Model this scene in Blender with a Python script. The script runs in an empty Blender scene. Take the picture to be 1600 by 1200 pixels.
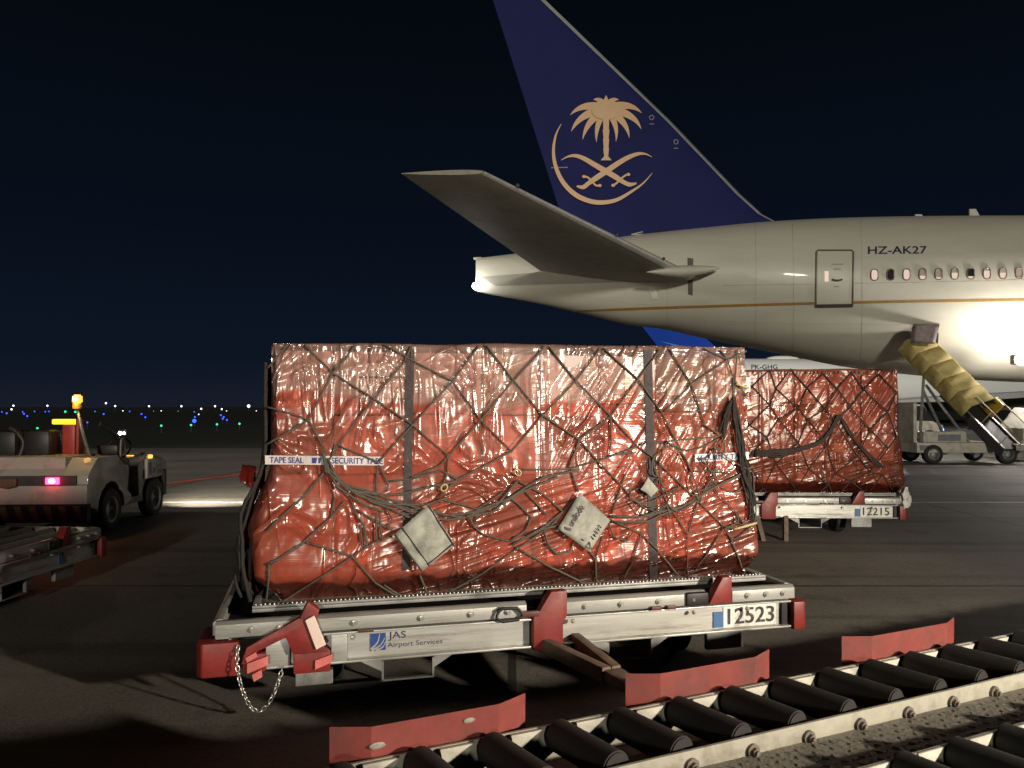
import bpy, bmesh, math, random
from mathutils import Vector, Matrix, noise
R = math.radians
C = bpy.context.scene.collection
sc = bpy.context.scene
random.seed(7)

# ------------------------------------------------------------------ camera
F, CX, HY, CAMZ = 1200.0, 800.0, 638.0, 1.73
cam = bpy.data.cameras.new('camera'); camo = bpy.data.objects.new('camera', cam); C.objects.link(camo)
camo.location = (0, 0, CAMZ); camo.rotation_euler = (R(90), 0, 0)
cam.sensor_width = 36; cam.lens = 36 * F / 1600; cam.shift_y = (HY - 600) / 1600
cam.clip_end = 5000; cam.clip_start = .05
sc.camera = camo
# ------------------------------------------------------------------ sky
w = bpy.data.worlds.new('World'); sc.world = w; w.use_nodes = True
nt = w.node_tree; nt.nodes.clear()
out = nt.nodes.new('ShaderNodeOutputWorld'); bg = nt.nodes.new('ShaderNodeBackground')
tc = nt.nodes.new('ShaderNodeTexCoord'); sp = nt.nodes.new('ShaderNodeSeparateXYZ'); cr = nt.nodes.new('ShaderNodeValToRGB')
nt.links.new(tc.outputs['Generated'], sp.inputs[0]); nt.links.new(sp.outputs['Z'], cr.inputs[0])
nt.links.new(cr.outputs[0], bg.inputs[0]); nt.links.new(bg.outputs[0], out.inputs[0])
e = cr.color_ramp.elements
e[0].position = 0; e[0].color = (.0085, .0115, .021, 1)
e[1].position = .5; e[1].color = (.0011, .0024, .0036, 1)
x_ = e.new(.06); x_.color = (.0042, .0078, .0170, 1)
x_ = e.new(.22); x_.color = (.0024, .0048, .0105, 1)
bg.inputs[1].default_value = 1.0
# ------------------------------------------------------------------ lights
def light(name, kind, loc, energy, color, target=None, **kw):
    l = bpy.data.lights.new(name, kind); o = bpy.data.objects.new(name, l); C.objects.link(o)
    o.location = loc; l.energy = energy; l.color = color
    if target is not None:
        o.rotation_euler = (Vector(target) - Vector(loc)).to_track_quat('-Z', 'Y').to_euler()
    for k, v in kw.items(): setattr(l, k, v)
    return o
# distant apron floods (one low warm sun), from behind the camera on the right
light('apron_floods', 'SUN', (0, -40, 20), 1.0, (1, .94, .80), target=(-.10, -39, 20 - math.tan(R(9.5))), angle=R(3.2))
# floodlight standing on the right that lights the pallet
light('near_flood', 'SPOT', (6.0, -.5, 2.2), 3600, (1, .87, .70), target=(-2.3, 5.6, 2.2), spot_size=R(116), spot_blend=.45, shadow_soft_size=.13)
# apron floodlight far off to the left that lights the concrete beyond the tractor
light('left_apron_flood', 'SPOT', (-24, 16, 11), 5500, (1, .92, .80), target=(-9, 24, 0), spot_size=R(82), spot_blend=.8, shadow_soft_size=.3)
sc.view_settings.view_transform = 'Standard'; sc.view_settings.look = 'None'
sc.view_settings.exposure = 0; sc.view_settings.gamma = 1
sc.cycles.use_denoising = True
sc.cycles.caustics_reflective = False; sc.cycles.caustics_refractive = False
sc.cycles.sample_clamp_indirect = 4; sc.cycles.max_bounces = 8; sc.cycles.transparent_max_bounces = 12

# ------------------------------------------------------------------ helpers
def P(px, py, d): return Vector(((px - CX) / F * d, d, CAMZ + (HY - py) / F * d))
def srgb(r, g, b):
    f = lambda c: (c / 255 / 12.92) if c <= 10 else ((c / 255 + .055) / 1.055) ** 2.4
    return (f(r), f(g), f(b))
MATS = {}
def mat(name, base, rough=.5, metal=0, var=.15, scale=6, bump=.0, bscale=40, coat=0, dirt=0, dscale=3, spec=.5, dcol=(.02, .017, .013), stretch=(1, 1, 1)):
    if name in MATS: return MATS[name]
    m = bpy.data.materials.new(name); m.use_nodes = True; n = m.node_tree; b = n.nodes['Principled BSDF']
    b.inputs['Roughness'].default_value = rough; b.inputs['Metallic'].default_value = metal
    b.inputs['Coat Weight'].default_value = coat; b.inputs['Specular IOR Level'].default_value = spec
    tc = n.nodes.new('ShaderNodeTexCoord'); mp = n.nodes.new('ShaderNodeMapping'); mp.inputs['Scale'].default_value = stretch
    n.links.new(tc.outputs['Object'], mp.inputs[0])
    nz = n.nodes.new('ShaderNodeTexNoise'); nz.inputs['Scale'].default_value = scale; nz.inputs['Detail'].default_value = 6; nz.inputs['Roughness'].default_value = .65
    n.links.new(mp.outputs[0], nz.inputs['Vector'])
    r = n.nodes.new('ShaderNodeValToRGB'); n.links.new(nz.outputs[0], r.inputs[0])
    r.color_ramp.elements[0].position = .3; r.color_ramp.elements[1].position = .7
    r.color_ramp.elements[0].color = tuple(max(0, c * (1 - var)) for c in base) + (1,)
    r.color_ramp.elements[1].color = tuple(min(1, c * (1 + var)) for c in base) + (1,)
    col = r.outputs[0]
    if dirt:
        nd = n.nodes.new('ShaderNodeTexNoise'); nd.inputs['Scale'].default_value = dscale; nd.inputs['Detail'].default_value = 9; nd.inputs['Roughness'].default_value = .7
        n.links.new(mp.outputs[0], nd.inputs['Vector'])
        rd = n.nodes.new('ShaderNodeValToRGB'); n.links.new(nd.outputs[0], rd.inputs[0])
        rd.color_ramp.elements[0].position = .50; rd.color_ramp.elements[0].color = (0, 0, 0, 1)
        rd.color_ramp.elements[1].position = .68; rd.color_ramp.elements[1].color = (dirt, dirt, dirt, 1)
        mx = n.nodes.new('ShaderNodeMixRGB'); n.links.new(rd.outputs[0], mx.inputs[0]); n.links.new(col, mx.inputs[1]); mx.inputs[2].default_value = dcol + (1,)
        col = mx.outputs[0]
        ro = n.nodes.new('ShaderNodeMapRange'); ro.inputs[3].default_value = rough; ro.inputs[4].default_value = min(1, rough + .35)
        n.links.new(rd.outputs[0], ro.inputs[0]); n.links.new(ro.outputs[0], b.inputs['Roughness'])
    n.links.new(col, b.inputs['Base Color'])
    if bump:
        nb = n.nodes.new('ShaderNodeTexNoise'); nb.inputs['Scale'].default_value = bscale; nb.inputs['Detail'].default_value = 5
        n.links.new(mp.outputs[0], nb.inputs['Vector'])
        bp = n.nodes.new('ShaderNodeBump'); bp.inputs['Strength'].default_value = bump; bp.inputs['Distance'].default_value = .02
        n.links.new(nb.outputs[0], bp.inputs['Height']); n.links.new(bp.outputs[0], b.inputs['Normal'])
    MATS[name] = m; return m
def emat(name, color, strength, base=(.1, .1, .1)):
    if name in MATS: return MATS[name]
    m = bpy.data.materials.new(name); m.use_nodes = True; b = m.node_tree.nodes['Principled BSDF']
    b.inputs['Base Color'].default_value = base + (1,); b.inputs['Emission Color'].default_value = color + (1,); b.inputs['Emission Strength'].default_value = strength
    MATS[name] = m; return m

def tag(o, label=None, cat=None, group=None, kind=None):
    if label: o['label'] = label
    if cat: o['category'] = cat
    if group: o['group'] = group
    if kind: o['kind'] = kind
    return o
def thing(name, label, cat, loc=(0, 0, 0), rz=0, group=None):
    o = bpy.data.objects.new(name, None); C.objects.link(o); o.location = loc; o.rotation_euler = (0, 0, rz)
    o.empty_display_size = .2
    return tag(o, label, cat, group)
class MB:
    def __init__(s): s.bm = bmesh.new()
    def merge(s, t, M=None):
        if M is not None: t.transform(M)
        me = bpy.data.meshes.new('tmp'); t.to_mesh(me); t.free(); s.bm.from_mesh(me); bpy.data.meshes.remove(me); return s
    def box(s, a, b, bev=0, M=None):
        t = bmesh.new(); bmesh.ops.create_cube(t, size=1)
        a = Vector(a); b = Vector(b); c = (a + b) / 2; d = b - a
        for v in t.verts: v.co = Vector((v.co.x * d.x, v.co.y * d.y, v.co.z * d.z)) + c
        if bev: bmesh.ops.bevel(t, geom=t.edges[:], offset=bev, segments=2, affect='EDGES', profile=.6)
        return s.merge(t, M)
    def prism(s, pts, axis, a, b, bev=0, M=None):
        """polygon in the two other axes, extruded from a to b along axis"""
        t = bmesh.new(); f = []
        for (p, q) in pts:
            co = {'x': (a, p, q), 'y': (p, a, q), 'z': (p, q, a)}[axis]; f.append(t.verts.new(co))
        fc = t.faces.new(f); r = bmesh.ops.extrude_face_region(t, geom=[fc])
        d = Vector({'x': (b - a, 0, 0), 'y': (0, b - a, 0), 'z': (0, 0, b - a)}[axis])
        for v in r['geom']:
            if isinstance(v, bmesh.types.BMVert): v.co += d
        bmesh.ops.recalc_face_normals(t, faces=t.faces[:])
        if bev: bmesh.ops.bevel(t, geom=t.edges[:], offset=bev, segments=2, affect='EDGES', profile=.6, clamp_overlap=True)
        return s.merge(t, M)
    def cyl(s, p, q, r, n=16, r2=None, bev=0):
        p = Vector(p); q = Vector(q); d = q - p; t = bmesh.new()
        bmesh.ops.create_cone(t, cap_ends=True, segments=n, radius1=r, radius2=r if r2 is None else r2, depth=d.length)
        if bev: bmesh.ops.bevel(t, geom=[e for e in t.edges if len(e.link_faces) == 2 and any(len(f.verts) > 4 for f in e.link_faces)], offset=bev, segments=2, affect='EDGES')
        return s.merge(t, Matrix.Translation((p + q) / 2) @ d.to_track_quat('Z', 'Y').to_matrix().to_4x4())
    def sphere(s, c, r, n=12, sc_=(1, 1, 1)):
        t = bmesh.new(); bmesh.ops.create_uvsphere(t, u_segments=n, v_segments=max(6, n // 2), radius=r)
        return s.merge(t, Matrix.Translation(c) @ Matrix.Diagonal(Vector(sc_)).to_4x4())
    def tube(s, pts, r, n=6, cap=True):
        pts = [Vector(p) for p in pts]; rings = []; up = Vector((.3, -.2, .93))
        for i, p in enumerate(pts):
            d = (pts[min(i + 1, len(pts) - 1)] - pts[max(i - 1, 0)])
            if d.length < 1e-7: d = Vector((0, 0, 1))
            d.normalize(); a = d.cross(up)
            if a.length < .05: a = d.cross(Vector((1, 0, 0)))
            a.normalize(); b = d.cross(a); rr = r[i] if isinstance(r, (list, tuple)) else r
            rings.append([s.bm.verts.new(p + (a * math.cos(k * 2 * math.pi / n) + b * math.sin(k * 2 * math.pi / n)) * rr) for k in range(n)])
        for i in range(len(rings) - 1):
            for k in range(n): s.bm.faces.new((rings[i][k], rings[i][(k + 1) % n], rings[i + 1][(k + 1) % n], rings[i + 1][k]))
        if cap and len(rings) > 1:
            s.bm.faces.new(rings[0][::-1]); s.bm.faces.new(rings[-1])
        return s
    def torus(s, M, R_, r, n=14, k=6, sx=1):
        pts = [Vector((R_ * math.cos(t) * sx, R_ * math.sin(t), 0)) for t in [i * 2 * math.pi / n for i in range(n)]]
        rings = []
        for i in range(n):
            d = (pts[(i + 1) % n] - pts[i - 1]).normalized(); a = d.cross(Vector((0, 0, 1)))
            rings.append([s.bm.verts.new(M @ (pts[i] + (a * math.cos(j * 2 * math.pi / k) + Vector((0, 0, 1)) * math.sin(j * 2 * math.pi / k)) * r)) for j in range(k)])
        for i in range(n):
            for j in range(k): s.bm.faces.new((rings[i][j], rings[i][(j + 1) % k], rings[(i + 1) % n][(j + 1) % k], rings[(i + 1) % n][j]))
        return s
    def poly(s, co):
        s.bm.faces.new([s.bm.verts.new(c) for c in co]); return s
    def grid(s, rows, closed=False):
        vs = [[s.bm.verts.new(c) for c in r] for r in rows]
        for i in range(len(vs) - 1):
            m = len(vs[i])
            for k in range(m if closed else m - 1):
                s.bm.faces.new((vs[i][k], vs[i][(k + 1) % m], vs[i + 1][(k + 1) % m], vs[i + 1][k]))
        return vs
    def build(s, name, material, parent=None, smooth=None):
        bmesh.ops.recalc_face_normals(s.bm, faces=s.bm.faces[:])
        me = bpy.data.meshes.new(name); s.bm.to_mesh(me); s.bm.free()
        o = bpy.data.objects.new(name, me); C.objects.link(o); me.materials.append(material)
        if parent: o.parent = parent
        if smooth is not None:
            me.polygons.foreach_set('use_smooth', [True] * len(me.polygons))
            if smooth < 180: me.set_sharp_from_angle(angle=R(smooth))
        return o
def copy_tree(o, parent=None):
    c = o.copy(); C.objects.link(c)
    if parent: c.parent = parent
    for ch in list(o.children): copy_tree(ch, c)
    return c
def text_polys(s, size=1, bold=0):
    """list of triangles (2-D) of a string in the built-in font, width and height returned"""
    cu = bpy.data.curves.new('t', 'FONT'); cu.body = s; cu.size = size; cu.offset = bold; cu.resolution_u = 3
    o = bpy.data.objects.new('t', cu); C.objects.link(o); bpy.context.view_layer.update()
    me = o.evaluated_get(bpy.context.evaluated_depsgraph_get()).to_mesh()
    V = [(v.co.x, v.co.y) for v in me.vertices]; Fs = [tuple(p.vertices) for p in me.polygons]
    C.objects.unlink(o); bpy.data.objects.remove(o); bpy.data.curves.remove(cu)
    x0 = min(v[0] for v in V); x1 = max(v[0] for v in V); y0 = min(v[1] for v in V); y1 = max(v[1] for v in V)
    V = [((x - x0) / (x1 - x0), (y - y0) / (y1 - y0)) for x, y in V]
    return V, Fs
def text_on(name, s, fn, material, parent, bold=.0, mb=None):
    """fn maps (u,v) in the unit box of the text to 3-D"""
    V, Fs = text_polys(s, 1, bold); m = mb or MB()
    vs = [m.bm.verts.new(fn(u, v)) for u, v in V]
    for f in Fs:
        try: m.bm.faces.new([vs[i] for i in f])
        except ValueError: pass
    if mb: return mb
    return m.build(name, material, parent)
def ribbon(pts, hw):
    """2-D ribbon outline quads from a centre line and half widths"""
    L, Rr = [], []
    for i, p in enumerate(pts):
        a = pts[max(i - 1, 0)]; b = pts[min(i + 1, len(pts) - 1)]
        dx, dy = b[0] - a[0], b[1] - a[1]; l = math.hypot(dx, dy) or 1
        nx, ny = -dy / l, dx / l; h = hw[i] if isinstance(hw, (list, tuple)) else hw
        L.append((p[0] + nx * h, p[1] + ny * h)); Rr.append((p[0] - nx * h, p[1] - ny * h))
    return [(L[i], L[i + 1], Rr[i + 1], Rr[i]) for i in range(len(L) - 1)]
def smooth_line(pts, k=4):
    o = []
    for i in range(len(pts) - 1):
        p0 = pts[max(i - 1, 0)]; p1 = pts[i]; p2 = pts[i + 1]; p3 = pts[min(i + 2, len(pts) - 1)]
        for j in range(k):
            t = j / k
            o.append(tuple(.5 * (2 * b + (c - a) * t + (2 * a - 5 * b + 4 * c - d) * t * t + (3 * b - a - 3 * c + d) * t ** 3) for a, b, c, d in zip(p0, p1, p2, p3)))
    o.append(tuple(pts[-1])); return o
def sm(a, b, x):
    t = max(0, min(1, (x - a) / (b - a))); return t * t * (3 - 2 * t)
def nz(x, y, z=0): return noise.noise(Vector((x, y, z)))

# ------------------------------------------------------------------ materials
alu = mat('brushed_aluminium', (.46, .46, .43), .42, .55, .16, 5, .05, 60, dirt=.65, dscale=4, dcol=(.12, .10, .08), stretch=(.5, 3, 6))
alu_dark = mat('dull_galvanised_steel', (.30, .30, .29), .55, .5, .2, 9, .05, 50, dirt=.5)
steel_black = mat('black_steel', (.015, .014, .014), .5, .2, .2)
rubber = mat('rubber', (.012, .012, .012), .75, 0, .3, 20, .1)
red_paint = mat('dark_red_paint', (.20, .018, .014), .45, 0, .25, 8, .04, 30, dirt=.5, dscale=5)
red_guide = mat('worn_red_paint', (.37, .085, .072), .6, 0, .15, 7, .05, 30, dirt=.6, dscale=5.5, dcol=(.15, .10, .085))
white_refl = mat('pale_reflector', (.75, .58, .52), .5, 0, .1, 12, dirt=.3)
cream_paint = mat('dirty_cream_paint', (.28, .27, .22), .5, 0, .12, 9, .04, 50, dirt=.7, dscale=6, dcol=(.10, .085, .06))
tread = mat('worn_tread_plate', (.20, .185, .16), .6, .35, .25, 9, .3, 60, dirt=.6, dscale=9)
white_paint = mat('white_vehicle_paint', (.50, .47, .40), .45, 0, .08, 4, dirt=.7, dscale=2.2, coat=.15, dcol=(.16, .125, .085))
jet_white = mat('cream_aircraft_paint', (.71, .68, .57), .42, 0, .05, 1.2, .03, 2.5, coat=.08, dirt=.18, dscale=.8, dcol=(.45, .42, .34), stretch=(.4, 1, 2))
jet_grey = mat('grey_aircraft_paint', (.40, .38, .32), .38, 0, .06, 2, .01, 3)
jet_blue = mat('blue_fin_paint', (.022, .026, .130), .65, 0, .10, .7, .015, 2, spec=.12)
gold = mat('gold_paint', (.88, .54, .28), .45, 0, .03, 3)
navy_ink = mat('navy_lettering', (.02, .025, .07), .5, 0, .1)
black_ink = mat('black_lettering', (.02, .02, .025), .6, 0, .2, 30, dirt=.5, dscale=30, dcol=(.35, .34, .32))
blue_ink = mat('blue_lettering', (.012, .05, .22), .5, 0, .2)
chrome = mat('bright_steel', (.65, .63, .58), .3, .8, .1)
glow_red = emat('red_tail_lamp_glow', (1, .03, .10), 9)
glow_core = emat('hot_lamp_core', (1, .55, .65), 14)
glow_amber = emat('amber_lamp_glow', (1, .42, .04), 6)
glow_white = emat('white_lamp_glow', (1, .95, .85), 25)
# ------------------------------------------------------------------ ground
def sheet(name, x0, x1, y0, y1, z, m, kind='structure', n=1):
    b = MB(); b.grid([[(x0 + (x1 - x0) * i / n, y0 + (y1 - y0) * j / n, z) for i in range(n + 1)] for j in range(n + 1)])
    return tag(b.build(name, m), kind=kind)
def ground_mat(name, c, rough=.75, joints=True):
    m = mat(name, c, rough, 0, .22, .35, .25, 55, dirt=.55, dscale=.16, dcol=tuple(x * .55 for x in c))
    n = m.node_tree; b = n.nodes['Principled BSDF']
    if joints:                                   # slab joints and fine grain of the concrete
        tcn = n.nodes.new('ShaderNodeTexCoord')
        br = n.nodes.new('ShaderNodeTexBrick'); br.offset = 0; br.inputs['Scale'].default_value = 1; br.inputs['Brick Width'].default_value = 7.5; br.inputs['Row Height'].default_value = 7.5
        br.inputs['Mortar Size'].default_value = .03; br.inputs['Color1'].default_value = (1, 1, 1, 1); br.inputs['Color2'].default_value = (.74, .75, .77, 1); br.inputs['Mortar'].default_value = (.22, .22, .22, 1)
        n.links.new(tcn.outputs['Object'], br.inputs[0])
        g = n.nodes.new('ShaderNodeTexNoise'); g.inputs['Scale'].default_value = 28; g.inputs['Detail'].default_value = 8; n.links.new(tcn.outputs['Object'], g.inputs['Vector'])
        gr = n.nodes.new('ShaderNodeMapRange'); gr.inputs[3].default_value = .45; gr.inputs[4].default_value = 1.55; n.links.new(g.outputs[0], gr.inputs[0])
        l = b.inputs['Base Color'].links[0].from_socket
        a = n.nodes.new('ShaderNodeMixRGB'); a.blend_type = 'MULTIPLY'; a.inputs[0].default_value = 1; n.links.new(l, a.inputs[1]); n.links.new(br.outputs[0], a.inputs[2])
        a2 = n.nodes.new('ShaderNodeMixRGB'); a2.blend_type = 'MULTIPLY'; a2.inputs[0].default_value = 1; n.links.new(a.outputs[0], a2.inputs[1]); n.links.new(gr.outputs[0], a2.inputs[2])
        mp2 = n.nodes.new('ShaderNodeMapping'); mp2.inputs['Scale'].default_value = (.05, 1.6, 1); mp2.inputs['Rotation'].default_value = (0, 0, R(-7)); n.links.new(tcn.outputs['Object'], mp2.inputs[0])
        ty = n.nodes.new('ShaderNodeTexNoise'); ty.inputs['Scale'].default_value = 1.3; ty.inputs['Detail'].default_value = 5; n.links.new(mp2.outputs[0], ty.inputs['Vector'])
        st = n.nodes.new('ShaderNodeTexNoise'); st.inputs['Scale'].default_value = .9; st.inputs['Detail'].default_value = 7; st.inputs['Roughness'].default_value = .7; n.links.new(tcn.outputs['Object'], st.inputs['Vector'])
        for tex, lo_, hi_, dk in ((ty, .54, .66, .55), (st, .56, .70, .45)):      # tyre marks and oil stains
            rr_ = n.nodes.new('ShaderNodeMapRange'); rr_.inputs[1].default_value = lo_; rr_.inputs[2].default_value = hi_; rr_.inputs[3].default_value = 1; rr_.inputs[4].default_value = dk; n.links.new(tex.outputs[0], rr_.inputs[0])
            a3 = n.nodes.new('ShaderNodeMixRGB'); a3.blend_type = 'MULTIPLY'; a3.inputs[0].default_value = 1; n.links.new(a2.outputs[0], a3.inputs[1]); n.links.new(rr_.outputs[0], a3.inputs[2]); a2 = a3
        n.links.new(a2.outputs[0], b.inputs['Base Color'])
    return m
sheet('ground', -2500, 2500, -300, 3000, -.012, ground_mat('dark_airfield_grass', (.030, .032, .020), .9, False))
sheet('apron', -300, 300, -60, 33.5, -.004, ground_mat('stained_concrete', (.165, .153, .127), .7))
sheet('taxiway', -900, 900, 52, 74, -.004, ground_mat('taxiway_asphalt', (.05, .048, .045), .8, False))
line_m = mat('worn_white_line_paint', (.50, .46, .38), .6, 0, .2, 4, dirt=.5, dscale=7, dcol=(.1, .09, .07))
sheet('white_line_marking', -40, 60, 14.05, 14.22, 0, line_m)
b = MB(); d_ = (P(392, 738, 20.7) - P(240, 758, 17.3)); d_.z = 0; d_.normalize(); n_ = Vector((-d_.y, d_.x, 0)) * .12
p0 = Vector((-8.2, 16.6, .004)); p1 = p0 + d_ * 16
b.poly([p0 + n_, p0 - n_, p1 - n_, p1 + n_])
tag(b.build('red_line_marking', mat('red_line_paint', (.75, .12, .035), .6, 0, .2, 4, dirt=.3)), kind='structure')
# far dark tree belt at the end of the airfield
b = MB(); rows = []
for k in range(3):
    rows.append([(-1600 + i * 9, 900 + (k == 1) * 25, [-.5, 3.2 + 2.2 * nz(i * .21, 3) + 1.2 * nz(i * .9, 8), -.5][k]) for i in range(380)])
b.grid(rows); tag(b.build('tree_belt', mat('far_foliage', (.03, .035, .025), .95)), 'low dark belt of trees along the far edge of the airfield', 'trees', kind='stuff')

# ------------------------------------------------------------------ main aircraft
YA = 29.0
ST = [(-1.36, 7.40, 6.14, .16), (-.6, 7.48, 5.98, .42), (.73, 7.65, 5.74, .82), (2.66, 7.97, 5.32, 1.28), (4.47, 8.22, 4.88, 1.70), (5.8, 8.36, 4.72, 2.02), (7.25, 8.50, 4.40, 2.32),
      (8.94, 8.66, 4.06, 2.60), (10.9, 8.78, 3.65, 2.84), (12.8, 8.85, 3.28, 2.99), (15.7, 8.90, 2.95, 3.08), (19.3, 8.92, 2.72, 3.10), (26, 8.92, 2.72, 3.10), (44, 8.92, 2.72, 3.10)]
def station(x):
    if x <= ST[0][0]: return ST[0][1:]
    for i in range(len(ST) - 1):
        if x <= ST[i + 1][0]:
            a, b_ = ST[i], ST[i + 1]; h = b_[0] - a[0]; t = (x - a[0]) / h; o = []
            for k in (1, 2, 3):
                ma = (b_[k] - a[k]) / h if i == 0 else ((b_[k] - ST[i - 1][k]) / (b_[0] - ST[i - 1][0]))
                mb_ = (b_[k] - a[k]) / h if i + 2 >= len(ST) else ((ST[i + 2][k] - a[k]) / (ST[i + 2][0] - a[0]))
                o.append((2 * t ** 3 - 3 * t * t + 1) * a[k] + (t ** 3 - 2 * t * t + t) * h * ma + (-2 * t ** 3 + 3 * t * t) * b_[k] + (t ** 3 - t * t) * h * mb_)
            return o
    return ST[-1][1:]
def fus_y(x, z):
    zt, zb, hw = station(x); c = (zt + zb) / 2; h = (zt - zb) / 2
    return YA - hw * math.sqrt(max(0, 1 - ((z - c) / h) ** 2))
def fus_px(px, py, off=.012):
    d = 27.0
    for _ in range(12):
        p = P(px, py, d); d = .5 * d + .5 * fus_y(p.x, p.z)
    p = P(px, py, d); p.y -= off; return p
jet = thing('passenger_jet', 'large cream airliner whose dark blue fin bears a gold palm over crossed swords', 'aircraft', (12, YA, 0))
JI = Matrix.Translation((-12, -YA, 0))
def jbuild(m, name, material, parent=None, smooth=None):
    m.bm.transform(JI); return m.build(name, material, parent or jet, smooth)
b = MB(); rows = []
xs = [-1.36 + .25 * i for i in range(182)]
for x in xs:
    zt, zb, hw = station(x); c = (zt + zb) / 2; h = (zt - zb) / 2
    rows.append([(x, YA - hw * math.cos(a), c + h * math.sin(a)) for a in [k * 2 * math.pi / 72 for k in range(72)]])
vs = b.grid(rows, True); b.bm.faces.new(vs[0][::-1])
nose = []                                     # closed, rounded front end far outside the frame
for k in range(1, 7):
    t = k / 6; s_ = math.sqrt(max(0, 1 - t * t)); x = xs[-1] + 8 * t
    nose.append([(x, YA - 3.1 * s_ * math.cos(a), 5.6 + 3.1 * s_ * math.sin(a)) for a in [q * 2 * math.pi / 72 for q in range(72)]])
b.grid([rows[-1]] + nose[:-1], True)
bmesh.ops.remove_doubles(b.bm, verts=b.bm.verts, dist=.0005)
fus = jbuild(b, 'fuselage', jet_white, smooth=60)
def fus_patch(name, quad, material, parent=None, off=.012, n=6, mb=None):
    m = mb or MB(); (a, b_, c, d) = quad
    m.grid([[fus_px(*[(1 - v) * ((1 - u) * a[k] + u * b_[k]) + v * ((1 - u) * d[k] + u * c[k]) for k in (0, 1)], off) for u in [i / n for i in range(n + 1)]] for v in [j / n for j in range(n + 1)]])
    return m if mb else jbuild(m, name, material, parent, 180)
# gold cheat line
m = MB(); pts = [(895, 486.5), (960, 484), (1040, 481), (1150, 477.5), (1275, 474), (1400, 471.5), (1500, 470), (1640, 468)]
pl = smooth_line(pts, 6); m.grid([[fus_px(x, y - 2.0 * min(1, .3 + i / 8), .015) for i, (x, y) in enumerate(pl)], [fus_px(x, y + 2.0 * min(1, .3 + i / 8), .015) for i, (x, y) in enumerate(pl)]])
jbuild(m, 'cheat_line', mat('ochre_stripe', (.42, .24, .06), .5))
# grey tail-cone panel and seam lines
fus_patch('tail_cone_panel', ((750, 433), (860, 424), (975, 441), (775, 447)), jet_grey)
m = MB()
for q in (((1012, 448), (1024, 448), (1030, 468), (1018, 468)),): fus_patch('', q, None, mb=m, off=.03)
jbuild(m, 'drain_mast', mat('white_fairing', (.8, .78, .7), .4))
fus_patch('pivot_slot', ((1074, 403), (1083, 404), (1082, 462), (1075, 460)), mat('slot_dark', (.14, .13, .11), .6), off=.02)
seam = mat('skin_seam', (.56, .52, .42), .5)
for pa in ([(1180, 352), (1181, 400), (1181, 470), (1180, 530)], [(1238, 350), (1240, 420), (1240, 520), (1238, 550)], [(1345, 345), (1347, 430), (1347, 500), (1345, 565)], [(1040, 480), (1043, 440), (1043, 512)][1:], [(1130, 372), (1240, 366), (1400, 361), (1600, 358)], [(1130, 446), (1270, 444), (1274, 444)], [(1334, 443), (1450, 441), (1610, 437)], [(1100, 500), (1250, 505), (1420, 507)], [(905, 462), (960, 470), (1030, 478)]):
    q = smooth_line(pa, 12) if len(pa) > 2 else [tuple(a + (c - a) * k / 12 for a, c in zip(*pa)) for k in range(13)]
    m = MB(); m.tube([fus_px(x, y, .001) for x, y in q], .007, 4); jbuild(m, 'skin_seam', seam, fus, 180)
# registration
text_on('registration', 'HZ-AK27', lambda u, v: JI @ fus_px(1356 + u * 92, 397 - v * 12 - u * .6), navy_ink, jet, .012)
# door
dm = MB(); cor = [(1275, 394), (1278, 391), (1330, 391), (1333, 394), (1332, 476), (1329, 479), (1277, 480), (1274, 477)]
pts = []
for i in range(8):
    a, c = cor[i], cor[(i + 1) % 8]
    for k in range(6): pts.append(fus_px(a[0] + (c[0] - a[0]) * k / 6, a[1] + (c[1] - a[1]) * k / 6, .02))
dm.tube(pts + [pts[0]], .028, 6); 
door = fus_patch('door', ((1277, 393), (1331, 393), (1330, 477), (1276, 478)), jet_white, off=.02)
jbuild(dm, 'door_frame', mat('door_trim_grey', (.20, .20, .18), .4, .3), door)
dh = MB(); dh.tube([fus_px(1299, 437, .05), fus_px(1304, 438.5, .06), fus_px(1310, 438.5, .06), fus_px(1315, 437, .05)], .03, 8); jbuild(dh, 'handle', mat('door_handle_dark', (.08, .08, .08), .5), door)
fus_patch('sill', ((1273, 476), (1332, 475), (1332, 480), (1273, 481)), mat('sill_dark', (.07, .065, .06), .6), door, off=.05)
dw = fus_patch('window', ((1288, 424), (1294, 424), (1294, 440), (1288, 440)), emat('warm_window_glow', (1, .78, .6), .75), door, off=.03)
for q in (((1299, 412), (1317, 412), (1317, 414), (1299, 414)), ((1302, 419), (1313, 419), (1313, 422), (1302, 422)), ((1302, 447), (1311, 447), (1311, 449), (1302, 449))):
    fus_patch('placard', q, mat('placard_grey', (.45, .43, .38), .5), door, off=.03, n=2)
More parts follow.
